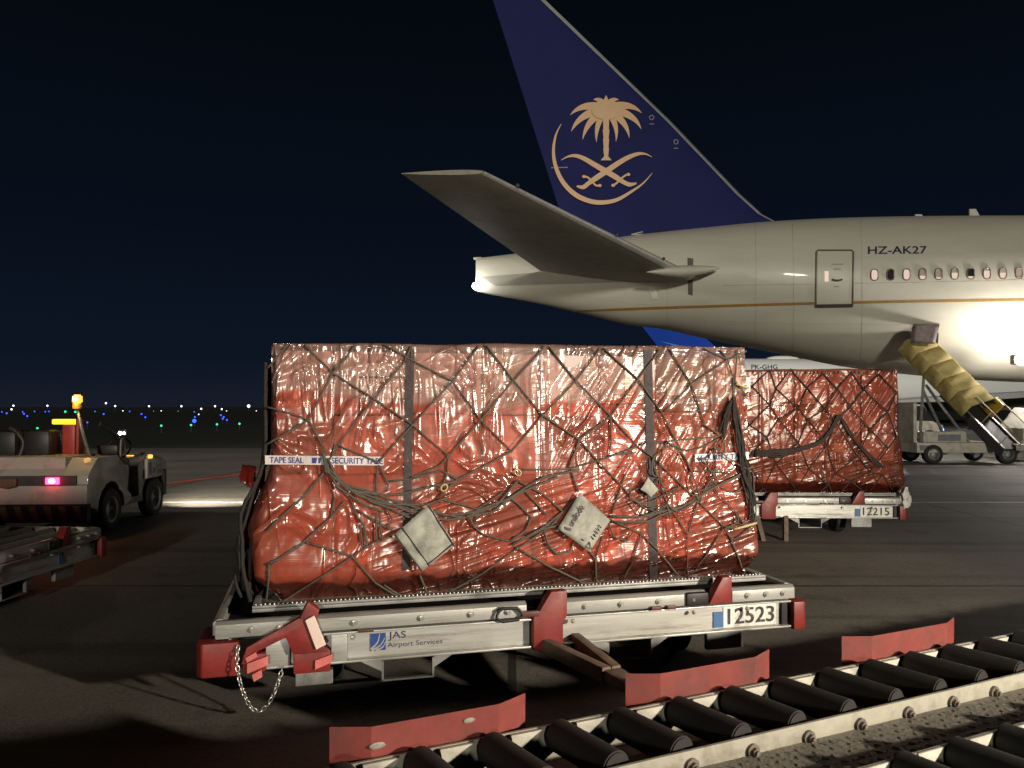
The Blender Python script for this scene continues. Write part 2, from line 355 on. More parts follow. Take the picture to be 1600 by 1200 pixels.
# cabin windows, shades at different heights
pane_lit = emat('lit_pane', (1, .74, .60), .62, (.3, .25, .2)); shade = mat('window_shade', (.55, .42, .36), .6); pane_dark = mat('dark_pane', (.03, .028, .03), .15, 0, .1)
rim_m = mat('window_rim', (.24, .22, .20), .4, .3)
for i in range(12):
    px = 1366 + 25.05 * i; py = 429.5 - .32 * i
    ring = []; m = MB()
    for k in range(20):
        a = k * 2 * math.pi / 20; c_, s_ = math.cos(a), math.sin(a)
        f_ = 1 / ((abs(c_) ** 3 + abs(s_) ** 3) ** (1 / 3)); ring.append((5.6 * c_ * f_, 8.6 * s_ * f_))
    m.tube([fus_px(px + x, py + y, .02) for x, y in ring] + [fus_px(px + ring[0][0], py + ring[0][1], .02)], .02, 5)
    wo = jbuild(m, 'window', rim_m)
    lev = [1, 0, .95, .35, .2, .6, .25, .75, .55, .1, .5, .8][i]
    def half(y0, y1, mm, nm):
        q = MB(); pts = [(x, max(min(y, y1), y0)) for x, y in ring]
        q.poly([fus_px(px + x * .95, py + y * .95, .016) for x, y in pts]); jbuild(q, nm, mm, wo)
    cut = -8.6 + 17.2 * (1 - lev)
    if lev > .02: half(cut, 9, pane_lit, 'pane')
    if lev < .98: half(-9, cut, shade if i not in (1, 6) else pane_dark, 'shade')
# antennas on the spine
for (px, py, q) in ((1434, 340, 6), (1519, 338, 13)):
    x = (px - CX) / F * YA; zt = station(x)[0]; m = MB()
    m.prism([(x - .05 * q / 6, zt - .12), (x + .38, zt - .12), (x + .12, zt + q * .026), (x - .12, zt + q * .026)], 'y', YA - .04, YA + .04, .012)
    jbuild(m, 'antenna', mat('antenna_white', (.7, .68, .6), .5))
# fin
def fin_le(z):
    T = [(8.3, 10.9), (8.75, 10.0), (9.05, 9.43), (9.78, 8.62), (12.56, 5.97), (17.15, 1.23), (18.65, -.33)]
    for (a, xa), (c, xc) in zip(T, T[1:]):
        if z <= c: return xa + (xc - xa) * (z - a) / (c - a)
    return T[-1][1]
def fin_te(z): return 1.5 + (z - 10.14) * (-.72 - 1.5) / (17.15 - 10.14)
def fin_half(x, z):
    le, te = fin_le(z), fin_te(z); c = max(.01, min(1, (le - x) / (le - te)))
    t = .95 * (1 - .62 * (z - 8) / 10.6) * min(1, (le - te) / 5)
    return max(.012, t * 1.0 * (1.4845 * math.sqrt(c) - .63 * c - 1.758 * c * c + 1.4215 * c ** 3 - .5075 * c ** 4) * .5)
def fin_px(px, py, off=.01):
    d = YA
    for _ in range(6):
        p = P(px, py, d); d = YA - fin_half(p.x, p.z)
    p = P(px, py, d); p.y -= off; return p
m = MB(); rows = []
zs = [7.6, 8.3, 8.75, 8.9, 9.05, 9.4, 9.78] + [10.2 + .3 * i for i in range(29)]
for z in zs:
    le, te = fin_le(max(8.3, z)), fin_te(z); cs = [0, .004, .012, .03, .06, .1, .16, .24, .33, .43, .54, .65, .76, .87, .95, 1]
    near = [(le + (te - le) * c, YA - (fin_half(le + (te - le) * c, z) if 0 < c else 0), z) for c in cs]
    far = [(p[0], 2 * YA - p[1], p[2]) for p in near[1:-1]][::-1]
    rows.append(near + far)
vs = m.grid(rows, True); m.bm.faces.new(vs[-1])
fin = jbuild(m, 'fin', jet_blue, smooth=50)
m = MB(); rows = []
for z in zs[2:]:
    le = fin_le(z); w_ = .17; rows.append([(le - w_, YA - fin_half(le - w_, z) - .012, z), (le - w_ * .35, YA - fin_half(le - w_ * .35, z) - .014, z), (le + .03, YA, z), (le - w_ * .35, YA + fin_half(le - w_ * .35, z) + .014, z), (le - w_, YA + fin_half(le - w_, z) + .012, z)])
m.grid(rows); jbuild(m, 'leading_edge', mat('bare_metal_edge', (.52, .52, .48), .4, .2), fin, 60)
# emblem: palm over crossed swords inside a crescent
def e2(c): return (840 + c[0] / 6, 130 + c[1] / 6)
m = MB(); lay = [0]
def put_quads(qs):
    lay[0] += 1
    t = bmesh.new()
    for q in qs:
        try: t.faces.new([t.verts.new((p[0], p[1], 0)) for p in q])
        except ValueError: pass
    bmesh.ops.remove_doubles(t, verts=t.verts, dist=.01)
    for v in t.verts:
        a = e2((v.co.x, v.co.y)); v.co = fin_px(a[0], a[1], .012 + .004 * lay[0])
    m.merge(t)
for tip, ct, w0 in (((305, 300), (430, 165), 40), ((315, 455), (390, 275), 40), ((422, 530), (455, 350), 36), ((552, 555), (535, 390), 30), ((733, 550), (762, 380), 30), ((858, 515), (840, 345), 36),
                ((970, 435), (905, 270), 40), ((975, 285), (860, 165), 40), ((520, 160), (590, 140), 34), ((760, 160), (690, 140), 34), ((640, 118), (640, 180), 34)):
    ln = []; 
    for k in range(11):
        t = k / 10; ln.append(tuple((1 - t) ** 2 * o + 2 * t * (1 - t) * c + t * t * q for o, c, q in zip((640, 245), ct, tip)))
    put_quads(ribbon(ln, [w0 * (1 - (k / 10) ** 2.0) + 1 for k in range(11)]))
put_quads([[(640 + 138 * math.cos(a), 255 + 92 * math.sin(a)), (640 + 138 * math.cos(a2), 255 + 92 * math.sin(a2)), (640 + 60 * math.cos(a2), 255 + 40 * math.sin(a2)), (640 + 60 * math.cos(a), 255 + 40 * math.sin(a))] for a, a2 in [(k * math.pi / 12, (k + 1) * math.pi / 12) for k in range(24)]] + [[(640 + 60 * math.cos(k * math.pi / 12), 255 + 40 * math.sin(k * math.pi / 12)) for k in range(24)]])
put_quads(ribbon([(640, 300), (640, 438), (640, 440), (640, 525), (640, 527), (640, 610), (640, 612), (641, 690), (641, 708), (641, 728)], [30, 26, 32, 23, 29, 22, 27, 19, 34, 52]))
sA = smooth_line([(218, 728), (280, 695), (350, 685), (430, 710), (530, 768), (640, 832), (730, 885), (800, 930), (860, 955), (925, 943)], 4)
wA = [2, 8, 16, 21, 24, 26, 25, 20, 20, 7]; wA = [wA[min(9, i // 4)] + (wA[min(9, i // 4 + 1)] - wA[min(9, i // 4)]) * (i % 4) / 4 for i in range(len(sA))]
put_quads(ribbon(sA, wA)); sB = [(1280 - x, y - 12 + (x < 500) * 0) for x, y in sA]
sB = smooth_line([(1068, 698), (1010, 670), (940, 668), (850, 700), (750, 758), (640, 832), (545, 895), (480, 940), (425, 980), (365, 970)], 4)
put_quads(ribbon(sB, wA))
for g in ([(705, 963), (735, 945), (775, 905), (820, 870), (848, 862)], [(432, 882), (470, 890), (510, 930), (545, 965), (580, 966)]):
    put_quads(ribbon(smooth_line(g, 3), 9))
    for c_ in (g[0], g[-1]): put_quads([[(c_[0] + 17 * math.cos(k * .524), c_[1] + 15 * math.sin(k * .524)) for k in range(12)]])
cz = smooth_line([(220, 390), (168, 500), (147, 650), (172, 800), (240, 940), (350, 1050), (480, 1110), (600, 1125), (740, 1100), (880, 1020), (985, 945), (1072, 848)], 4)
wz = [2, 9, 14, 18, 21, 23, 22, 21, 17, 12, 7, 2]; wz = [wz[min(11, i // 4)] + (wz[min(11, i // 4 + 1)] - wz[min(11, i // 4)]) * (i % 4) / 4 for i in range(len(cz))]
put_quads(ribbon(cz, wz))
jbuild(m, 'emblem', gold, fin)
m = MB()
for (cx, cy) in ((1018, 184), (1056, 222)):
    for q in ([fin_px(cx + 3.4 * math.cos(k * .524), cy + 3.4 * math.sin(k * .524), .02) for k in range(13)], [fin_px(cx - 3.5, cy + 10, .02), fin_px(cx + 3.5, cy + 10, .02)]):
        m = MB(); m.tube(q, .018, 4); jbuild(m, 'access_marking', mat('pale_marking', (.5, .5, .5), .5), fin)
m = MB(); m.tube([fin_px(861, 262.5, .03), fin_px(887, 262, .03)], .02, 4); jbuild(m, 'access_marking', mat('pale_marking', (.5, .5, .5), .5), fin)
m = MB(); m.tube([fin_px(1002, 365, .3), fin_px(983, 371, .5), fin_px(1016, 368.5, .25)], .02, 5); jbuild(m, 'static_wick', mat('antenna_white', (.7, .68, .6), .5), fin)
# stabilisers
def stab(far):
    tip_le, tip_te = P(756, 268.5, 18.2), P(627, 271, 18.2); r_le, r_te = P(1072, 425, 26.35), P(846, 424, 28.2)
    r_le = r_le + (r_le - tip_le) * .06
    if far:
        k = .18
        for p in (tip_le, tip_te): p.y = 2 * YA - p.y; p.x += 2.9
        r_le.y = 2 * YA - r_le.y; r_te.y = 2 * YA - r_te.y
        r_le.x += .3; r_te.x += .5
    m = MB(); rows = []; prof = [0, .006, .02, .05, .1, .18, .28, .4, .55, .7, .85, .95, 1]
    for s in [i / 14 for i in range(15)]:
        le = r_le.lerp(tip_le, s); te = r_te.lerp(tip_te, s); ch = (le - te).length; tk = ch * (.105 - .03 * s)
        if s > .999: tk *= .75
        up = [le.lerp(te, c) + Vector((0, 0, tk * (1.4845 * math.sqrt(c) - .63 * c - 1.758 * c * c + 1.4215 * c ** 3 - .5075 * c ** 4) + .004)) for c in prof]
        dn = [le.lerp(te, c) - Vector((0, 0, tk * (1.4845 * math.sqrt(c) - .63 * c - 1.758 * c * c + 1.4215 * c ** 3 - .5075 * c ** 4) + .004)) for c in prof[1:]][::-1]
        rows.append([tuple(p) for p in up + dn])
    vs = m.grid(rows, True); m.bm.faces.new(vs[-1])
    o = jbuild(m, 'stabilizer', mat('matte_grey_paint', (.30, .285, .235), .65, 0, .08, 2, dirt=.25, dscale=1.2), smooth=50)
    m = MB(); rr = []
    for s in [i / 14 for i in range(15)]:
        le = r_le.lerp(tip_le, s); te = r_te.lerp(tip_te, s); tk = (le - te).length * (.105 - .03 * s)
        g = lambda c, sg: tuple(le.lerp(te, c) + Vector((0, 0, sg * (tk * (1.4845 * math.sqrt(c) - .63 * c - 1.758 * c * c + 1.4215 * c ** 3) + .016))))
        rr.append([g(.05, 1), g(.02, 1), g(.004, 1), tuple(le + (le - te).normalized() * .02), g(.004, -1), g(.02, -1), g(.035, -1)])
    m.grid(rr); jbuild(m, 'leading_edge', mat('bare_metal_edge', (.52, .52, .48), .4, .2), o, 180)
    if not far:
        m = MB(); rows = []
        ln = [(P(1010, 425, 25.6), .02), (P(1040, 424.5, 25.7), .22), (P(1062, 424, 25.9), .30), (P(1083, 423, 26.05), .27), (P(1104, 421, 26.15), .19), (P(1121, 419, 26.3), .07), (P(1125, 418.6, 26.35), .012)]
        for c, r in ln: rows.append([(c.x, c.y + r * 1.0 * math.cos(a), c.z + r * .66 * math.sin(a)) for a in [k * math.pi / 8 for k in range(16)]])
        m.grid(rows, True); jbuild(m, 'root_fairing', jet_white, o, 180)
        m = MB()
        for t in (.22, .48, .9): 
            p = r_le.lerp(tip_le, t); m.sphere(p + Vector((.1, -.03, .02)), .05, 8)
        jbuild(m, 'edge_fitting', mat('fitting_dark', (.1, .09, .08), .6), o)
    return o
stab(False); stab(True)
# tail navigation light
tl = P(743.5, 447, YA - .25); m = MB(); m.sphere(tl, .14, 16); jbuild(m, 'tail_light', emat('tail_lamp_glow', (1, .97, .93), 30))
light('tail_light_lamp', 'POINT', (tl.x - .55, tl.y - .6, tl.z - .1), 60, (1, .97, .92), shadow_soft_size=.15)
m = MB(); m.cyl(P(752, 403.5, YA), P(740, 404, YA), .05, 8); jbuild(m, 'tail_probe', mat('antenna_white', (.7, .68, .6), .5))
# open bulk cargo hatch
fus_patch('hatch_opening', ((1430, 520), (1466, 520), (1464, 546), (1432, 546)), mat('hatch_interior', (.03, .025, .022), .8), off=.03)
a = fus_px(1428, 506, .02); c = fus_px(1467, 506, .02); m = MB()
a2, c2 = P(1426, 510, a.y - .75), P(1468, 508, c.y - .75); a3, c3 = P(1424, 535, a.y - .8), P(1461, 537, c.y - .8)
for (q, s_) in (((a, c, c2, a2), 1), ((a2, c2, c3, a3), 1)): m.poly(q)
bmesh.ops.remove_doubles(m.bm, verts=m.bm.verts, dist=.001); bmesh.ops.subdivide_edges(m.bm, edges=m.bm.edges[:], cuts=4, use_grid_fill=True)
hd = jbuild(m, 'cargo_hatch', mat('hatch_brown', (.16, .12, .115), .5, .2, .45, 5, .3, 6), smooth=40)
so = hd.modifiers.new('solid', 'SOLIDIFY'); so.thickness = .07

# ------------------------------------------------------------------ pallet dolly
DL = 3.88
def chan(m, x0, x1, y, zb, zt, f=.07, s=1):
    """C-channel along x with its open side towards -y"""
    m.box((x0, y + .045 * s, zb + .012), (x1, y + .057 * s, zt - .012)); m.box((x0, y - .01 * s, zt - .012), (x1, y + f * s, zt), .003); m.box((x0, y - .01 * s, zb), (x1, y + f * s, zb + .012), .003)
def wheel(parent, name, c, r, wdt, ax=(1, 0, 0), rim_mat=None):
    c = Vector(c); a = Vector(ax); q = Matrix.Translation(c) @ a.to_track_quat('Z', 'Y').to_matrix().to_4x4()
    m = MB(); prof = [(r * .60, -wdt * .45), (r * .9, -wdt * .5), (r * .985, -wdt * .4), (r, -wdt * .2), (r, wdt * .2), (r * .985, wdt * .4), (r * .9, wdt * .5), (r * .60, wdt * .45)]
    m.grid([[tuple(q @ Vector((p[0] * math.cos(k * math.pi / 16), p[0] * math.sin(k * math.pi / 16), p[1]))) for p in prof] for k in range(33)])
    wo = tag(bpy.data.objects.new(name, None)) if False else m.build(name, rubber, parent, 50)
    m = MB(); prof = [(.001, .12), (r * .2, .14), (r * .24, .02), (r * .45, -.08), (r * .52, .1), (r * .56, .40), (r * .62, .46), (r * .62, -.46), (r * .5, -.4), (.001, -.3)]
    m.grid([[tuple(q @ Vector((p[0] * math.cos(k * math.pi / 16), p[0] * math.sin(k * math.pi / 16), p[1] * wdt))) for p in prof] for k in range(33)])
    for k in range(5):
        t = k * 2 * math.pi / 5; m.cyl(q @ Vector((r * .34 * math.cos(t), r * .34 * math.sin(t), -.02 * wdt)), q @ Vector((r * .34 * math.cos(t), r * .34 * math.sin(t), .16 * wdt)), r * .05, 6)
    m.build('rim', rim_mat or alu_dark, wo, 40); return wo
def dolly(label, number, loc, rz, loaded=True, sign=True, group='pallet dollies'):
    t = thing('pallet_dolly', label, 'dolly', loc, rz, group); W = 2.75
    m = MB()                                                        # frame channels
    chan(m, .37, 1.93, 0, .255, .435); chan(m, 2.14, DL - .13, 0, .255, .435)
    chan(m, .3, DL - .13, W, .255, .435, s=-1)
    for x, s in ((.13, 1), (DL - .13, -1)):
        m.box((x + .04 * s - .006, .075, .267), (x + .04 * s + .006, W - .075, .42)); m.box((x - .035, .075, .42), (x + .035, W - .075, .434), .003); m.box((x - .035, .075, .252), (x + .035, W - .075, .265), .003)
    for x in (.70, 3.20): m.box((x, .058, .268), (x + .09, .10, .42))
    m.box((.37, -.006, .262), (.50, .044, .425), .004); m.box((.73, -.006, .262), (.82, .044, .425), .004)
    for x in (1.1, 2.9): m.box((x, .1, .24), (x + .1, W - .1, .40))
    m.build('frame', alu, t, 30)
    m = MB()                                                        # bevelled bolt rails round the deck
    for (x0, x1) in ((.10, 1.90), (2.14, 3.12), (3.31, DL - .10)):
        m.prism([(-.005, .447), (.05, .447), (.05, .537), (.018, .537), (-.005, .52)], 'x', x0, x1, .004)
        m.prism([(W + .005, .447), (W - .05, .447), (W - .05, .537), (W - .018, .537), (W + .005, .52)], 'x', x0, x1, .004)
    for x, s in ((.085, 1), (DL - .085, -1)): m.prism([(x - .005 * s, .447), (x + .05 * s, .447), (x + .05 * s, .537), (x + .018 * s, .537), (x - .005 * s, .52)], 'y', .06, W - .06, .004)
    rl = m.build('deck_rail', alu, t, 30)
    def bolt(p, d, r):
        p = Vector(p); d = Vector(d); m = MB(); m.cyl(p, p + d * .014, r, 12); m.cyl(p + d * .014, p + d * .026, r * .62, 6); m.build('rail_bolt', chrome, rl, 30)
    for x in (.30, .45, .62, .86, 1.25, 1.55, 1.78, 2.28, 2.52, 2.78, 3.02, 3.42, 3.56, 3.69): bolt((x, -.004, .488), (0, -1, 0), .019)
    for x in (.85, 2.2, 3.03, 3.42): bolt((x, .0, .400), (0, -1, 0), .013)
    if loaded:
        m = MB(); m.box((.14, .12, .40), (DL - .14, W - .12, .47)); m.build('deck', steel_black, t)
    else:
        m = MB(); m.box((.14, .12, .40), (DL - .14, W - .12, .42)); m.build('deck', mat('deck_grime', (.09, .085, .08), .6, .2, .3, 8, .2), t)
        for k in range(11):
            m = MB(); y = .24 + k * .225; m.cyl((.18, y, .505), (1.9, y, .505), .036, 14); m.cyl((1.98, y, .505), (DL - .18, y, .505), .036, 14); m.build('roller', alu_dark, t, 40)
    for (x, y, s, u) in ((0, 0, 1, 1), (DL, 0, -1, 1), (0, W, 1, -1), (DL, W, -1, -1)):      # red corner bumpers
        m = MB(); L_ = .225 if s > 0 else .115
        m.prism([(x, y + .35 * u), (x, y + .02 * u), (x + .03 * s, y - .02 * u), (x + L_ * s, y - .02 * u), (x + L_ * s, y + .04 * u), (x + .09 * s, y + .05 * u), (x + .09 * s, y + .35 * u)], 'z', .235, .425, .012)
        m.build('corner_bumper', red_paint, t, 40)
    # red levers and stops
    m = MB(); m.prism([(1.935, .24), (2.13, .24), (2.13, .40), (2.155, .445), (2.155, .60), (2.05, .60), (1.96, .46), (1.935, .45)], 'y', -.03, .05, .012); m.build('centre_stop', red_paint, t, 40)
    m = MB(); m.prism([(3.13, .447), (3.30, .447), (3.30, .62), (3.23, .62)], 'y', -.02, .06, .01); m.build('side_stop', red_paint, t, 40)
    m = MB(); m.box((2.97, -.03, .447), (3.125, .03, .53), .012); m.build('latch_block', steel_black, t, 40)
    m = MB(); m.box((.52, -.045, .225), (.725, .045, .34), .01); m.prism([(.24, .30), (.27, .40), (.55, .545), (.60, .525), (.66, .40), (.725, .34), (.52, .34), (.48, .44), (.30, .36)], 'y', -.055, -.007, .006)
    m.prism([(.535, .50), (.63, .47), (.665, .58), (.60, .635)], 'y', -.05, .03, .01); m.box((.25, -.05, .255), (.37, .0, .36), .01)
    lv = m.build('brake_lever', red_paint, t, 40)
    m = MB(); m.prism([(.585, .535), (.635, .56), (.70, .39), (.645, .365)], 'y', -.075, -.06, .004); m.build('reflector', white_refl, lv)
    m = MB(); pass
    for q, yy in (([(.265, .345), (.32, .375), (.33, .35), (.275, .32)], -.066), ([(.275, .315), (.385, .35), (.385, .30), (.275, .26)], -.070), ([(.30, .25), (.35, .275), (.355, .235), (.31, .21)], -.064), ([(.64, .30), (.735, .33), (.735, .285), (.64, .25)], -.062)):
        m = MB(); m.prism(q, 'y', yy, yy + .012); m.build('reflector', mat('faded_red_reflector', (.62, .16, .14), .5, 0, .2, 10, dirt=.4), lv)
    for x in (1.02, 2.44):
        m = MB(); m.box((x, .02, .12), (x + .30, .05, .13)); m.box((x, .02, .12), (x + .012, .05, .24)); m.box((x + .30, .02, .12), (x + .312, .05, .24)); m.prism([(x - .12, .247), (x, .247), (x, .18)], 'y', .02, .035); m.prism([(x + .42, .247), (x + .312, .247), (x + .312, .18)], 'y', .02, .035)
        m.build('step_frame', alu_dark, t)
    m = MB(); m.box((.53, .0, .14), (.74, .05, .222), .006); m.build('bracket', alu_dark, t); m = MB(); m.box((3.15, .04, .13), (3.42, .08, .25), .006); m.build('bracket', alu_dark, t)
    for x in (.75, DL - .75):
        for y in (.5, W - .5): wheel(t, 'wheel', (x, y, .19), .19, .13, (1 if x > 1 else -1, 0, 0))
    m = MB(); m.tube([(1.72, -.03, .51), (1.70, -.035, .46), (1.74, -.035, .438), (1.84, -.035, .445), (1.87, -.035, .475), (1.83, -.035, .515), (1.74, -.035, .517), (1.71, -.034, .50)], .011, 8); m.build('shackle', steel_black, t, 60)
    m = MB(); pass
    for a, c in (((1.86, -.045, .455), (1.97, -.01, .49)), ((2.72, -.035, .437), (2.79, -.01, .462)), ((2.83, -.035, .437), (2.89, -.01, .462)), ((.88, -.03, .43), (.97, -.012, .448))): m = MB(); m.box(a, c, .005); m.build('pin', mat('dark_pin', (.09, .02, .018), .5), t, 40)
    # number plate and operator sign on the channel web
    if number: m = MB(); m.box((3.27, .0385, .272), (3.665, .044, .412)); pl_ = m.build('number_plate', mat('worn_number_plate', (.70, .68, .62), .5, 0, .1, 9, dirt=.5, dscale=14), t)
    if number: text_on('number', number, lambda u, v: (3.30 + .35 * u, .034, .290 + .108 * v), black_ink, pl_, .012)
    m = MB(); m.box((3.195, .036, .275), (3.268, .043, .38)); m.build('blue_panel', mat('blue_panel', (.05, .12, .26), .4), t)
    m = MB(); m.box((3.70, .02, .268), (3.74, .044, .42)); m.build('end_slot', steel_black, t)
    if sign:
        m = MB(); m.box((.955, .0385, .300), (1.045, .044, .400)); sg = m.build('company_sign', blue_ink, t)
        m = MB()
        for k, (a, c) in enumerate((((.962, .302), (1.04, .372)), ((.985, .301), (1.044, .35)), ((.957, .31), (1.01, .398)))):
            q = smooth_line([a, ((a[0] + c[0]) / 2 + .012, (a[1] + c[1]) / 2 - .008), c], 5)
            for f in ribbon(q, [.006 * (1 - i / len(q)) + .001 for i in range(len(q))]): m.poly([(p[0], .0375 - .001 * k, p[1]) for p in f])
        m.build('sign_mark', alu, sg)
        text_on('lettering', 'JAS', lambda u, v: (1.06 + .105 * u, .0435, .348 + .055 * v), navy_ink, sg, .01)
        text_on('lettering', 'Airport Services', lambda u, v: (1.055 + .33 * u, .0435, .302 + .038 * v), navy_ink, sg, .004)
        # safety chain, each link a ring
        m = MB(); pts = smooth_line([(.225, -.035, .41), (.222, -.07, .33), (.235, -.085, .24), (.262, -.09, .15), (.30, -.09, .075), (.345, -.09, .055), (.395, -.085, .10), (.43, -.07, .17), (.455, -.045, .245), (.46, -.02, .275)], 40)
        d = 0; last = Vector(pts[0]); k = 0
        for i in range(1, len(pts)):
            p = Vector(pts[i])
            if (p - last).length >= .027:
                dr = (p - last).normalized(); q = dr.to_track_quat('X', 'Z').to_matrix().to_4x4()
                m.torus(Matrix.Translation((p + last) / 2) @ q @ Matrix.Rotation(R(90 * (k % 2) + 20), 4, 'X'), .0105, .0034, 10, 5, 1.75); last = p; k += 1
        m.build('chain', chrome, t, 180)
    # drawbar, A-frame of two channels hinged at the centre stop
    if not loaded: return t
    m = MB()
    for s in (-1, 1): m.prism([(2.03 + s * .16, -.02), (2.03 + s * .16 + s * .06, -.02), (2.03 + s * .06, -1.25), (2.03, -1.25)], 'z', .22, .31, .01)
    m.box((1.98, -1.5, .235), (2.09, -1.2, .295), .01); m.torus(Matrix.Translation((2.03, -1.56, .265)), .06, .02)
    t_ = m.build('drawbar', mat('rusty_drawbar', (.16, .115, .085), .7, .1, .3, 12, .2), t, 40)
    if sign: t_.rotation_euler = (0, 0, R(9)); t_.location = (.02, .32, .0)
    else: t_.rotation_euler = (R(65), 0, 0); t_.location = (0, .12, .2)
    return t
D1 = (Vector((-1.75, 4.25, 0)), R(14.5)); D2 = (Vector((1.42, 10.42, 0)), R(-2.2))
dolly('metal pallet dolly numbered 12523 carrying the large film-wrapped cargo in the foreground', '12523', D1[0], D1[1])
dolly('metal pallet dolly numbered 12215 under the farther wrapped cargo, below the aircraft', '12215', D2[0], D2[1], sign=False)
dolly('empty grey metal dolly with bare roller deck behind the white tow tractor', None, Vector((-4.40, 3.95, 0)), R(86), loaded=False, sign=False)

# ------------------------------------------------------------------ wrapped air-cargo pallets
def film_mat(name, dark, zedge=1.8):
    m = bpy.data.materials.new(name); m.use_nodes = True; n = m.node_tree; n.nodes.clear(); L = n.links.new; N = n.nodes.new
    o = N('ShaderNodeOutputMaterial'); tc = N('ShaderNodeTexCoord'); se = N('ShaderNodeSeparateXYZ'); L(tc.outputs['Object'], se.inputs[0])
    def noise_(scale, detail, stretch, rot=(0, 0, 0), rough=.6, dist=0):
        m0 = N('ShaderNodeMapping'); m0.inputs['Rotation'].default_value = rot; L(tc.outputs['Object'], m0.inputs[0])
        mp = N('ShaderNodeMapping'); mp.inputs['Scale'].default_value = stretch; L(m0.outputs[0], mp.inputs[0])
        q = N('ShaderNodeTexNoise'); q.inputs['Scale'].default_value = scale; q.inputs['Detail'].default_value = detail; q.inputs['Roughness'].default_value = rough; q.inputs['Distortion'].default_value = dist
        L(mp.outputs[0], q.inputs['Vector']); return q.outputs[0]
    def math_(op, a, b=None, c=None):
        q = N('ShaderNodeMath'); q.operation = op
        for i, v in enumerate((a, b, c)):
            if v is None: continue
            if isinstance(v, (int, float)): q.inputs[i].default_value = v
            else: L(v, q.inputs[i])
        return q.outputs[0]
    def ramp(v, p0, p1, c0=(0, 0, 0, 1), c1=(1, 1, 1, 1)):
        q = N('ShaderNodeValToRGB'); L(v, q.inputs[0]); q.color_ramp.elements[0].position = p0; q.color_ramp.elements[1].position = p1; q.color_ramp.elements[0].color = c0; q.color_ramp.elements[1].color = c1; return q.outputs[0]
    # where the red film stops: below about z = 1.85 with a ragged, sloping edge
    edge = math_('MULTIPLY_ADD', noise_(1.0, 4, (1, .3, .3), dist=.5), .60, -.30)
    zz = math_('ADD', se.outputs['Z'], edge)
    zz = math_('SUBTRACT', zz, math_('MULTIPLY', se.outputs['X'], .012))
    up = N('ShaderNodeMapRange'); up.inputs[1].default_value = zedge - .02; up.inputs[2].default_value = zedge + .012; L(zz, up.inputs[0]); upf = up.outputs[0]
    # extra turns of film: more saturated layers low down and on the left
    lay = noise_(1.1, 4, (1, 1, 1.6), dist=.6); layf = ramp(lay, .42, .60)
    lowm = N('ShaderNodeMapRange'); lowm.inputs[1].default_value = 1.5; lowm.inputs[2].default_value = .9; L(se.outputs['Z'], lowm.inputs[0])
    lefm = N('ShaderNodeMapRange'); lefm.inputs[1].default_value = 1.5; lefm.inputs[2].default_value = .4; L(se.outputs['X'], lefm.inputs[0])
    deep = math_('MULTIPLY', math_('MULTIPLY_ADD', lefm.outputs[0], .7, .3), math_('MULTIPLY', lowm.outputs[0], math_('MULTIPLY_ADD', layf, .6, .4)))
    def mix(f, a, b):
        q = N('ShaderNodeMixRGB'); 
        if isinstance(f, (int, float)): q.inputs[0].default_value = f
        else: L(f, q.inputs[0])
        for i, v in ((1, a), (2, b)):
            if isinstance(v, tuple): q.inputs[i].default_value = v + (1,)
            else: L(v, q.inputs[i])
        return q.outputs[0]
    k = .33 if dark else .84  # dark: dimmer light put into the film colour
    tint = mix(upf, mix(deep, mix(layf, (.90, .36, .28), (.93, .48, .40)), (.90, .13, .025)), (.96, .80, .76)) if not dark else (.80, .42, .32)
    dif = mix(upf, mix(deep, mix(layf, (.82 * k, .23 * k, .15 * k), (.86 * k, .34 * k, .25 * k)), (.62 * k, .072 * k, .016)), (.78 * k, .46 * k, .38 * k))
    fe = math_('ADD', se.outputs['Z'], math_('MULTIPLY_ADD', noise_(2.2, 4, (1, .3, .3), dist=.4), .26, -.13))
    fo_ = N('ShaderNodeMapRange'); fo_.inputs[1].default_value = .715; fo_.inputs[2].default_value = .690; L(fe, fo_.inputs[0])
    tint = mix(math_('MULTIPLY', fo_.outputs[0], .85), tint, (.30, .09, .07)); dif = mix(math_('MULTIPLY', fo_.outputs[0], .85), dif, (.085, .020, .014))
    # fine pleats, wrinkles and creases
    X, Z = se.outputs['X'], se.outputs['Z']
    def mask(v, a, b_): q = N('ShaderNodeMapRange'); q.interpolation_type = 'SMOOTHSTEP'; q.inputs[1].default_value = a; q.inputs[2].default_value = b_; L(v, q.inputs[0]); return q.outputs[0]
    rid = lambda v, p: math_('POWER', math_('SUBTRACT', 1, math_('MINIMUM', 1, math_('ABSOLUTE', math_('MULTIPLY_ADD', v, 5.0, -2.5)))), p)
    mul = lambda a, b_: math_('MULTIPLY', a, b_)
    wn = noise_(1.4, 2, (1, 1, 1)); w1 = ramp(wn, .40, .60); w2 = ramp(noise_(1.9, 2, (1, 1, 1.3), (.4, 0, 1)), .42, .58)
    right = mask(X, 2.0, 2.7); left = mask(X, 1.5, .9); low = mask(Z, 1.35, .95)
    drawn = mul(noise_(5, 2, (.25, .5, 8), (0, R(-2), 0), rough=.5), math_('MULTIPLY_ADD', right, .16, .05))     # drawn horizontal lines
    pleat = mul(rid(noise_(1.7, 1.5, (4.5, 4.5, .35), (0, R(3), 0), dist=.25), 4.0), mul(w1, math_('SUBTRACT', 1, right)))   # hanging pleats
    pull = mul(rid(noise_(2.4, 1.5, (.5, 1, 4.6), (0, R(15), 0), dist=.35), 3.2), mul(math_('MULTIPLY_ADD', low, .95, .05), math_('SUBTRACT', 1, left)))   # pulls rising to the right
    fan = mul(rid(noise_(1.8, 1.5, (4.0, 1, .45), (0, R(-34), 0), dist=.4), 3.2), mul(right, math_('SUBTRACT', 1, low)))
